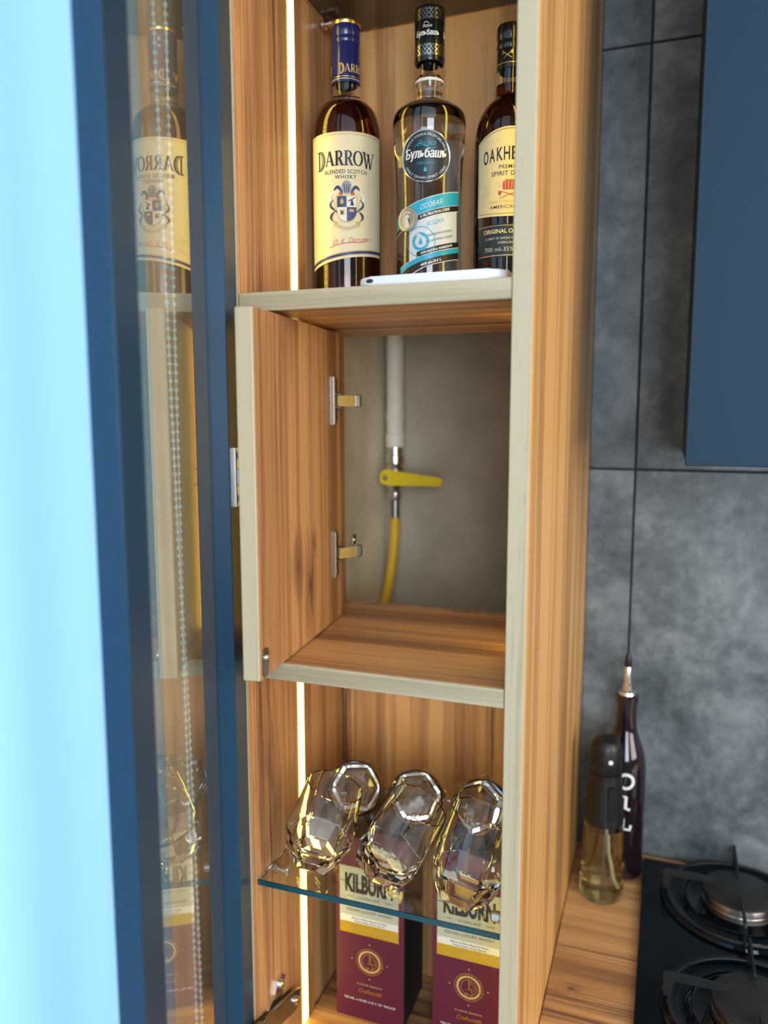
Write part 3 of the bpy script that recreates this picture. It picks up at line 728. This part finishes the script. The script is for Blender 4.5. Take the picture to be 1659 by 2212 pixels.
lt('100% NATURAL INGREDIENTS', .010, -.0288, .0027, 'white_ink', .032, .03); lt('40% alc./0.5 L', .004, -.0396, .0032, 'white_ink', .020, .03)
q0 = .066+sl(-.006)-.0165
pr.ring(-.006, q0, .0138, .0006, 'cyan', 3); pr.ring(-.006, q0, .0083, .0005, 'cyan', 3)
for a in range(0, 360, 20):
    if 60 < a < 120: continue
    pr.stroke([(-.006+(.0058+.0022*t)*math.cos(R(a+35*t)), q0+(.0058+.0022*t)*math.sin(R(a+35*t))) for t in (0, .5, 1)], .0012, 'cyan', 3)
pr.poly([(-.006+.0018*math.cos(R(a)), q0-.001+.0018*math.sin(R(a))) for a in range(-220, 41, 20)]+[(-.006, q0+.0042)], 'cyan', 3)
pr.build('slanted_label', vo, cylmap(rv), step=.0025)
# embossed clear medallion
bm = bmesh.new(); cu, cvv = -.0195, .066+sl(-.0195)+.0095; rings = []
for r_, h_ in ((0, .0016), (.0060, .0016), (.0078, .0020), (.0098, .0030), (.0108, .0028), (.0113, .0012), (.0113, .0004)):
    rings.append([bm.verts.new(mp(cu+max(r_, 1e-5)*math.cos(2*PI*i/36), cvv+max(r_, 1e-5)*math.sin(2*PI*i/36), h_)) for i in range(36)])
for a, b in zip(rings, rings[1:]):
    for i in range(36): bm.faces.new((a[i], b[i], b[(i+1) % 36], a[(i+1) % 36]))
obj('medallion', bm, 'medal', vo, smooth=40, label='embossed silvery medallion')
pr = Print()
pr.poly([(cu-.002, cvv-.0075), (cu+.0028, cvv-.0075), (cu+.0022, cvv-.001), (cu+.0028, cvv+.0025), (cu+.0008, cvv+.0048), (cu-.0022, cvv+.003), (cu-.0016, cvv-.001)], 'pale', 0)
pr.stroke([(cu-.0042, cvv+.0045), (cu-.001, cvv+.0072), (cu+.0042, cvv+.0052)], .0011, 'pale', 0); pr.stroke([(cu+.0026, cvv+.001), (cu+.0042, cvv-.004)], .0008, 'slate', 1)
pr.build('medallion_relief', vo, cylmap(rv), h0=.0021)

enlarge(vo, 1.114, .0130)

# --- dark spirit with the yellow label, half hidden by the right side
ox, oy = .2395, .190
ob = thing('spirit_bottle', 'dark brown spirit bottle with arched yellow label and black cap, half behind the side panel', 'bottle', (ox, oy, S1+.0003), 0)
ob.rotation_euler = (0, 0, face_cam(ox, oy)+R(3))
RO = .0362
oprof = [(.031, 0), (.035, .0025), (RO, .007), (RO, .158)]+smoothprof([(RO, .160), (.0357, .172), (.0340, .184), (.0305, .195), (.0245, .2045), (.0185, .2105), (.0160, .214), (.0152, .219), (.0147, .226), (.0143, .240)], 5)+[(.0138, .25), (.0135, .275)]
bottle_shell(ob, oprof, .0022, .010)
liquid(ob, oprof, .0022, .0095, .2255, 'oak_whisky')
bm = bmesh.new(); lathe(bm, [(.0140, .2395), (.0146, .240), (.0146, .2575), (.0142, .2585), (.0142, .2605), (.0147, .2615), (.0147, .2655), (.0143, .2665), (.0143, .2695), (.0148, .2705), (.0148, .2820), (.0138, .2838), (0, .2842)], 40)
obj('cap', bm, 'black_cap', ob, smooth=35)
vt = lambda u: .1585+.0160*math.cos(u/.040*1.35)
label_sheet('paper_label', 'cream2', ob, RO, -.0395, .0395, lambda u: .0895-.003*math.cos(u/.04*1.4), vt)
label_sheet('lower_label', 'slate', ob, RO, -.0365, .0365, .0462, .0790)
pr = Print()
us = [-.038+.076*i/30 for i in range(31)]
pr.stroke([(u, vt(u)-.0022) for u in us], .0005, 'ink', 1); pr.stroke([(u, .0923-.003*math.cos(u/.04*1.4)) for u in us], .0004, 'ink', 1)
for s in (-1, 1): pr.stroke([(s*.0378, .093), (s*.0378, .160)], .0004, 'ink', 1)
for i, ch in enumerate('OAKHEART'):
    u = -.0270+.054*i/7; pr.text(ch, u, .1390+.0032*math.cos(u/.03*1.4), .0185, 'ink', fit=.0030 if ch == 'I' else .0062, bold=.014, slope=-.13*u/.03)
pr.text('PREMIUM', 0, .1335, .0054, 'ink', fit=.0235, bold=.004, space=1.1); pr.text('SPIRIT DRINK', 0, .1268, .0062, 'ink', fit=.040, bold=.006, space=1.1)
pr.stroke([(-.023, .1600), (-.008, .1630)], .0003, 'tan_ink', 1); pr.stroke([(.012, .1355), (.024, .1355)], .0003, 'tan_ink', 1)
pr.poly([(-.0072, .1205), (-.0078, .1165), (-.0072, .1125), (.0072, .1125), (.0078, .1165), (.0072, .1205), (.0045, .1225), (-.0045, .1225)], 'red_ink', 1)
for k in (-.0048, -.0016, .0016, .0048): pr.stroke([(k, .1128), (k*1.06, .1218)], .0004, 'cream2', 2)
for s in (-1, 1):
    pr.stroke([(s*.0105, .1045), (-s*.0105, .1115)], .0008, 'red_ink', 1); pr.poly([(s*.0085, .1105), (s*.0125, .1120), (s*.0118, .1078), (s*.0098, .1070)], 'red_ink', 1)
    for k in range(3): pr.stroke([(s*.0098, .1160+.0018*k), (s*.0135, .1160+.0018*k)], .0004, 'tan_ink', 1)
for k, b_ in enumerate(('NOT CHILLED', 'LIGHTLY', 'BLENDED IN', 'SPIRIT')): pr.text(b_, -.026, .1170-.0032*k, .0022, 'tan_ink', fit=.011 if k != 1 else .007)
pr.text('A Hint of Smoke from Charred', 0.001, .1000, .0046, 'gold_ink', fit=.050, shear=.4, slope=.02)
pr.text('AMERICAN OAK', 0, .0945, .0046, 'ink', fit=.042, space=1.15, bold=.004)
pr.stroke([(-.0365, .0775), (.0365, .0775)], .0005, 'gold', 1); pr.stroke([(-.0365, .0477), (.0365, .0477)], .0008, 'gold', 1)
pr.text('ORIGINAL OAKHEART', 0, .0700, .0058, 'cream2', fit=.057, bold=.02); pr.text('A HINT OF SMOKE FROM CHARRED', 0, .0637, .0034, 'pale', fit=.052); pr.text('AMERICAN OAK', 0, .0593, .0034, 'pale', fit=.024)
pr.text('700 ml-35% alc./vol.', 0, .0518, .0062, 'pale', fit=.054, bold=-.004)
pr.build('label_print', ob, cylmap(RO))
pr = Print(); pr.stroke([(-.04, .2445), (.04, .2445)], .0007, 'gold', 1)
for s in (-1, 1): pr.stroke([(-.004-s*.0045, .2485), (-.004+s*.0045, .2550)], .0008, 'gold', 1); pr.poly([(-.004+s*.003, .2555), (-.004+s*.0058, .2568), (-.004+s*.0055, .2530), (-.004+s*.004, .2520)], 'gold', 1)
pr.build('cap_print', ob, cylmap(.0147))

# flat white handheld thing on the shelf edge
dv = thing('handheld_device', 'flat white rounded plastic device lying in front of the bottles', 'device', (.206, .030, S1+.0003), R(-1.5))
bm = bmesh.new(); prism(bm, rrect(.138, .046, .014, 8), 0.0002, .0085, 'xy')
es = [e for e in bm.edges if abs(e.verts[0].co.z-e.verts[1].co.z) < 1e-6]
bmesh.ops.bevel(bm, geom=es, offset=.0026, segments=3, affect='EDGES', profile=.5)
obj('body', bm, 'white_plastic', dv, smooth=40)
bm = bmesh.new(); lathe(bm, [(0, .0004), (.0016, .0004), (.0019, 0), (0, -.0003)], 16, mat=Matrix.Translation((-.0550, -.02315, .0045)) @ Matrix.Rotation(PI/2, 4, 'X') @ Matrix.Diagonal((1.9, 1, 1, 1)))
obj('port', bm, 'ink', dv, smooth=40)

# ---------------------------------------------------------------- tumblers
def hexr(theta, rv_, blend):
    a = (theta+PI/6) % (PI/3)-PI/6
    return (rv_*math.cos(PI/6)/math.cos(a))*(1-blend)+rv_*blend
def tumbler_mesh():
    n = 48; bm = bmesh.new()
    outer = [(.0001, 0, 0), (.016, 0, 0), (.0300, .0090, 0), (.0378, .033, 0), (.0365, .046, .3), (.0345, .062, .62), (.0325, .079, .9), (.0305, .0955, 1)]
    inner = [(.0299, .0961, 1), (.0293, .0955, 1), (.0311, .079, .92), (.0330, .062, .65), (.0350, .046, .33), (.0356, .0355, .02), (.0250, .0175, 0), (.0232, .0160, 0), (.0001, .0158, 0)]
    rings = []
    for r, z, b in outer+inner:
        rings.append([bm.verts.new((hexr(2*PI*i/n, r, b)*math.cos(2*PI*i/n), hexr(2*PI*i/n, r, b)*math.sin(2*PI*i/n), z)) for i in range(n)])
    for a, b in zip(rings, rings[1:]):
        for i in range(n): bm.faces.new((a[i], a[(i+1) % n], b[(i+1) % n], b[i]))
    bmesh.ops.remove_doubles(bm, verts=bm.verts[:], dist=.00025)
    return bm
tum0 = obj('tumbler', tumbler_mesh(), 'glass', smooth=14)
def put_tumbler(o, rim, axis, roll):
    a = Vector(axis).normalized(); q = a.to_track_quat('Z', 'Y').to_matrix().to_4x4()
    o.matrix_world = Matrix.Translation(Vector(rim)-a*.096) @ q @ Matrix.Rotation(R(roll), 4, 'Z')
    zmin = min((o.matrix_world @ v.co).z for v in o.data.vertices)
    o.location.z += SG+.0033-zmin
TUM = [((.0905, .056, 1.19), (.295, .06, .954), 8, 'leftmost of the three front tumblers, leaning by the light strip'),
       ((.1855, .058, 1.19), (.474, .08, .88), 20, 'middle tumbler of the front row, leaning right with heavy faceted base'),
       ((.2514, .054, 1.185), (.20, .10, .95), 33, 'front tumbler beside the right panel with a bluish window reflection'),
       ((.0850, .122, 1.168), (.30, -.84, .44), 30, 'back tumbler lying with its mouth to the room, nearest the left panel'),
       ((.1600, .122, 1.164), (.26, -.85, .43), 36, 'back tumbler in the middle, its round mouth facing the room'),
       ((.2370, .122, 1.158), (.26, -.84, .43), 44, 'back tumbler half hidden by the right side panel')]
for i, (rim, ax, roll, lb) in enumerate(TUM):
    o = tum0 if i == 0 else tum0.copy()
    if i: C.objects.link(o)
    put_tumbler(o, rim, ax, roll)
    tag(o, lb, 'glass', 'faceted tumblers on the glass shelf')

# ---------------------------------------------------------------- whisky gift boxes
def gift_box(x, label):
    t = thing('gift_box', label, 'box', (x, .1500, FL+.0003), 0, 'whisky gift boxes under the glass shelf')
    w, d, h = .0885, .078, .236
    obj('carton', bx(0, w, .0012, d, 0, h, .0008), 'box_dark', t)
    obj('front_face', bx(0, w, 0, .0012, 0, h, .0004), 'burgundy', t, label='burgundy front face')
    pr = Print(); c = w/2
    pr.rect(.0048, w-.0062, .1135, .1985, 'gold', 0); pr.rect(.0056, w-.0070, .1142, .1978, 'white_label', 1)
    pr.rect(.0056, w-.0070, .1375, .1978, 'sage', 2); pr.rect(.0056, w-.0070, .1142, .1285, 'gold_label', 2)
    x0 = .0125
    pr.text('KILBURN', c-.0005, .1665, .0315, 'ink', fit=.062, bold=.05, layer=3)
    pr.stroke([(.0056, .1785), (w-.0070, .1785)], .0007, 'ink', 4)
    pr.text('GLOBAL AGE', c, .1580, .0042, 'ink', fit=.026, space=1.3, layer=3)
    for s in (-1, 1): pr.stroke([(c+s*.020, .1594), (c+s*.030, .1594)], .0006, 'ink', 3)
    pr.text('INDIAN LUXURY WHISKY', c, .1435, .0056, 'ink', fit=.060, space=1.15, layer=3)
    for k in range(26): pr.rect(.012+.0026*k, .0132+.0026*k, .1522, .1526, 'ink', 3)
    pr.text('Blend of Rare Reserve Malts', c, .1335, .0034, 'slate', fit=.046, shear=.2, layer=3); pr.text('Finest Indian Grain Spirits', c, .1298, .0034, 'slate', fit=.040, shear=.2, layer=3)
    pr.text('The Taste of Time', c, .1192, .0048, 'gold_ink', fit=.056, space=1.5, layer=3)
    lx, lz = c, .0800
    pr.ring(lx, lz, .0172, .0009, 'gold', 1); pr.ring(lx, lz, .0135, .0026, 'gold_ink', 1); pr.ring(lx, lz, .0095, .0004, 'gold_ink', 1)
    for a in range(0, 360, 15): pr.stroke([(lx+.0148*math.cos(R(a)), lz+.0148*math.sin(R(a))), (lx+.0165*math.cos(R(a)), lz+.0165*math.sin(R(a)))], .0004, 'gold_ink', 2)
    pr.poly([(lx-.0012, lz+.0172), (lx+.0018, lz+.004), (lx+.0018, lz-.001), (lx-.0002, lz-.001)], 'gold', 3); pr.stroke([(lx, lz-.001), (lx+.0185, lz-.0035)], .0013, 'gold', 3)
    pr.stroke([(lx+.0015, lz+.009), (lx+.0075, lz+.001), (lx+.010, lz-.003)], .001, 'gold', 3)
    pr.stroke(arc(lx, lz-.007, .0048, 200, 480, 20), .0013, 'gold', 3); pr.disc(lx-.002, lz-.0085, .0015, 'gold', 3, 12)
    for s, q in ((0, 1), (0, -1), (1, 0), (-1, 0)): pr.poly([(lx+s*.023+a*.0011, lz+q*.023+b*.0011) for a, b in ((1, 0), (0, 1), (-1, 0), (0, -1))], 'tan_ink', 1)
    pr.text('A LUXURY BLEND BY', c, .0468, .0032, 'tan_ink', fit=.034, layer=1)
    pr.text('Craftsmith', c, .0368, .0078, 'gold', fit=.030, shear=.35, bold=.012, layer=1)
    pr.text('700 ML e 42.8% A B V 75° PROOF', c, .0245, .0040, 'white_ink', fit=.068, layer=1, bold=.006)
    pr.build('front_print', t, lambda u, v, h: Vector((u, -h, v)), step=None, h0=.00012)
    return t
gift_box(.0485, 'burgundy whisky gift box standing nearer the left light strip')
gift_box(.1735, 'burgundy whisky gift box partly hidden behind the right side panel')

# ---------------------------------------------------------------- gas pipe behind the hatch
px_, py_ = .0042, .500
gp = thing('gas_pipe', 'white painted gas pipe with yellow lever valve and yellow hose', 'pipe', (px_, py_, 1.0))
bm = bmesh.new(); tube(bm, [(0, 0, .535), (0, 0, 1.58)], .0135, 24); lathe(bm, [(.0135, 0), (.0152, .002), (.0152, .02), (.0135, .022)], 24, (0, 0, .535), 0); lathe(bm, [(.0135, 0), (.0146, .003), (.0146, .012), (.0135, .015)], 24, (0, 0, .575), 0)
obj('pipe', bm, 'white_paint', gp, smooth=40)
bm = bmesh.new()
lathe(bm, [(0, .452), (.0095, .452), (.0105, .455), (.0105, .463), (.0085, .465), (.0125, .472), (.0165, .480), (.0170, .492), (.0150, .503), (.0125, .508), (.0150, .510), (.0150, .522), (.0130, .524), (.0130, .537), (0, .537)], 24)
lathe(bm, [(0, 0), (.007, 0), (.007, .016), (0, .016)], 16, mat=Matrix.Translation((0, -.012, .489)) @ Matrix.Rotation(PI/2, 4, 'X'))
obj('valve_body', bm, 'chrome', gp, smooth=35)
bm = bmesh.new(); hp = [(-.0125, -.010), (.006, -.0125), (.012, -.0105), (.080, -.0085), (.086, -.0055), (.088, -.001), (.085, .0045), (.080, .0055), (.012, .0095), (.006, .0125), (-.007, .0125), (-.0125, .008), (-.015, 0)]
prism(bm, [(a, b+.489-a*.04) for a, b in hp], -.0345, -.0285, 'xz')
bmesh.ops.bevel(bm, geom=bm.edges[:], offset=.0012, segments=2, affect='EDGES')
vh = obj('valve_handle', bm, 'yellow', gp, smooth=40)
bm = bmesh.new(); lathe(bm, [(.0045, 0), (.0045, .003), (.002, .0045), (0, .0045)], 6, mat=Matrix.Translation((-.004, -.0345, .489)) @ Matrix.Rotation(PI/2, 4, 'X'))
obj('nut', bm, 'chrome', vh, smooth=20)
bm = bmesh.new(); lathe(bm, [(0, .418), (.0068, .418), (.0068, .45), (.0080, .451), (.0080, .4535), (0, .4535)], 18)
obj('hose_fitting', bm, 'steel_dark', gp, smooth=35)
bm = bmesh.new(); tube(bm, [(-.0012*0, 0, .422), (-.0005, 0, .40), (-.002, -.001, .37), (-.005, -.003, .34), (-.010, -.005, .31), (-.018, -.008, .27), (-.0225, -.010, .23), (-.0225, -.012, .18), (-.0205, -.012, .0)], .0078, 18)
obj('hose', bm, 'hose', gp, smooth=50)

# ---------------------------------------------------------------- roller blind with bead chain
rb = thing('roller_blind', 'pale blue roller blind with a bead chain, left of the open glass door', 'blind', (-.022, -.085, 0))
obj('fabric', bx(-.0006, .0006, -1.72, 0, .78, 2.50), 'blind', rb)
bm = bmesh.new(); tube(bm, [(0, -1.73, 2.52), (0, .012, 2.52)], .02, 20); obj('roller', bm, 'white_plastic', rb, smooth=40)
obj('bottom_rail', bx(-.006, .006, -1.72, 0, .762, .782, .002), 'white_plastic', rb)
KA = [(2.50, .0015), (1.93, .006), (1.60, .0125), (1.41, .0175), (1.25, .0180), (.95, .0185), (.90, .021)]
KB = [(2.50, .0300), (1.93, .0235), (1.60, .0205), (1.41, .0185), (1.30, .0225), (1.10, .0265), (.95, .0275), (.90, .024)]
def ky(K, z):
    for (z0, y0), (z1, y1) in zip(K, K[1:]):
        if z1 <= z <= z0: t = (z0-z)/(z0-z1); return y0+(y1-y0)*t
    return K[-1][1]
bead_me = None
cord = obj('bead_chain', tube(tube(bmesh.new(), [(.012, ky(KA, z), z) for z in [2.50-.02*i for i in range(81)]], .00075, 6), [(.012, ky(KB, z), z) for z in [2.50-.02*i for i in range(81)]], .00075, 6), 'bead', rb)
for K, dx in ((KA, 0), (KB, .0)):
    z = 2.02
    while z > .905:
        if bead_me is None:
            bm = bmesh.new(); bmesh.ops.create_icosphere(bm, subdivisions=2, radius=.0024)
            o = obj('bead', bm, 'bead', cord, smooth=180); bead_me = o.data
        else:
            o = bpy.data.objects.new('bead', bead_me); C.objects.link(o); o.parent = cord
        o.location = (.012, ky(K, z), z); z -= .0076

# ---------------------------------------------------------------- kitchen on the right
wt = obj('worktop', bx(OR+.0006, 1.6, -.06, YT-.0008, .86, .90, .0015), 'wood_counter'); tag(wt, 'oak-look worktop running beside the tall cabinet', 'worktop')
hb = thing('gas_hob', 'black glass gas hob with chrome-sided burners set into the worktop', 'hob', (.4020, -.02, .9003))
obj('glass_plate', bx(0, .60, 0, .545, 0, .007, .001, seg=2), 'hob', hb)
def burner(cx, cy):
    b = obj('burner', lathe(bmesh.new(), [(0, .0075), (.100, .0075), (.103, .0090), (.101, .0125), (.095, .0135), (.090, .0105), (.082, .0085), (.072, .0095), (.069, .0120), (.066, .0095), (0, .0092)], 64, (cx, cy, 0)), 'hob', hb, smooth=40)
    b2 = obj('flame_ring', lathe(bmesh.new(), [(0, .009), (.047, .009), (.0480, .0105), (.0468, .0165), (.0448, .0172), (.0468, .0182), (.0450, .0275), (.0440, .0280), (0, .0280)], 64, (cx, cy, 0)), 'chrome', b, smooth=35)
    obj('burner_cap', lathe(bmesh.new(), [(0, .0281), (.0470, .0281), (.0480, .0290), (.0477, .0308), (.0455, .0322), (0, .0332)], 64, (cx, cy, 0)), 'burner_cap', b, smooth=35)
def pan_support(cx, cy):
    bm = bmesh.new()
    for a in range(0, 360, 90):
        T4 = Matrix.Translation((cx, cy, 0)) @ Matrix.Rotation(R(a), 4, 'Z')
        prism(bm, [(.030, .040), (.034, .0355), (.076, .0335), (.088, .0335), (.092, .008), (.099, .008), (.100, .040), (.096, .0445), (.034, .0430)], -.0015, .0015, 'xz', mat=T4)
    tube(bm, [(cx+.094*math.cos(2*PI*i/48), cy+.094*math.sin(2*PI*i/48), .0135) for i in range(49)], .0018, 8)
    obj('pan_support', bm, 'iron', hb, smooth=40)
for cx, cy in ((.5300, .4430), (.5320, .2230)):
    burner(cx-.4020, cy+.02); pan_support(cx-.4020, cy+.02)

wc = thing('wall_cabinet', 'dark blue-grey wall cupboard hanging over the hob', 'cabinet', (.4300, .262, 1.530))
obj('carcass', bx(.001, .60, .0195, YT-.263, .002, .90, .001), 'navy', wc)
obj('door', bx(0, .598, 0, .019, 0, .90, .0012, seg=2), 'navy', wc)

# tall dark oil bottle
ob2 = thing('oil_bottle', 'tall dark oil bottle with steel pourer and white letters', 'bottle', (.3700, .489, .9003))
ob2.rotation_euler = (0, 0, R(8))
pp = [(0, .0005), (.026, .0005), (.0300, .003), (.0310, .010), (.0310, .150)]+smoothprof([(.0310, .155), (.0305, .172), (.0275, .190), (.0215, .208), (.0165, .224), (.0148, .240), (.0145, .262)], 5)+[(.0145, .266), (.0165, .267), (.0165, .276), (.0145, .278), (0, .278)]
obj('glass_body', lathe(bmesh.new(), pp, 40), 'oil_dark', ob2, smooth=40)
bm = bmesh.new(); lathe(bm, [(0, .278), (.0125, .278), (.0115, .282), (.0068, .284), (.0068, .292), (.0052, .294), (.0052, .318), (.0045, .320), (0, .320)], 24); obj('pourer', bm, 'chrome', ob2, smooth=35)
bm = bmesh.new(); lathe(bm, [(.0052, .3195), (.0056, .321), (.0040, .336), (.0022, .341), (0, .341)], 20); obj('pourer_tip', bm, 'black', ob2, smooth=40)
pr = Print()
pr.ring(.000, .156, .0105, .0042, 'white_ink', 0)
pr.stroke([(-.005, .133), (.001, .1325), (.0005, .115), (.007, .113)], .0042, 'white_ink', 0); pr.stroke([(-.002, .099), (-.002, .083), (.008, .082), (.009, .089)], .0038, 'white_ink', 0)
pr.build('lettering', ob2, cylmap(.0311))

# oil sprayer
sp = thing('oil_sprayer', 'oil spray bottle with black pump head, in front of the tall dark bottle', 'bottle', (.3475, .420, .9003))
sp.rotation_euler = (0, 0, R(20))
sprof = [(.0275, 0), (.0300, .002), (.0308, .006), (.0305, .03), (.0290, .075), (.0272, .105), (.0265, .120)]
bottle_shell(sp, sprof, .0022, .008, mat='glass', n=40)
liquid(sp, sprof, .0022, .0078, .104, 'oil', n=40)
bm = bmesh.new()
lathe(bm, [(.0268, .1125), (.0272, .1130), (.0268, .1250), (.0242, .160), (.0225, .180), (.0225, .186), (0, .187)], 40)
obj('pump_sleeve', bm, 'black', sp, smooth=40)
bm = bmesh.new(); lathe(bm, [(0, .1865), (.0215, .1865), (.0222, .189), (.0222, .205), (.0215, .222), (.0185, .232), (.0120, .2365), (0, .2375)], 40)
obj('pump_head', bm, 'black', sp, smooth=40)
bm = bmesh.new(); lathe(bm, [(.0032, 0), (.0032, .0016), (0, .002)], 14, mat=Matrix.Translation((0, -.0216, .208)) @ Matrix.Rotation(PI/2, 4, 'X')); obj('nozzle', bm, 'white_plastic', sp, smooth=35)
bm = bmesh.new(); prism(bm, rrect(.012, .050, .004, 5, .003, .148), -.0285, -.020, 'xz', mat=Matrix.Translation((0, 0, 0))); obj('trigger', bm, 'black', sp, smooth=35)
bm = bmesh.new(); tube(bm, [(.004, 0, .112), (.005, -.001, .07), (.010, -.002, .03), (.015, 0, .012)], .0016, 8); obj('dip_tube', bm, 'white_plastic', sp, smooth=60)

sc.cycles.max_bounces = 14; sc.cycles.transmission_bounces = 14; sc.cycles.transparent_max_bounces = 12; sc.cycles.glossy_bounces = 6; sc.cycles.diffuse_bounces = 4
sc.cycles.sample_clamp_indirect = 4; sc.cycles.use_denoising = True
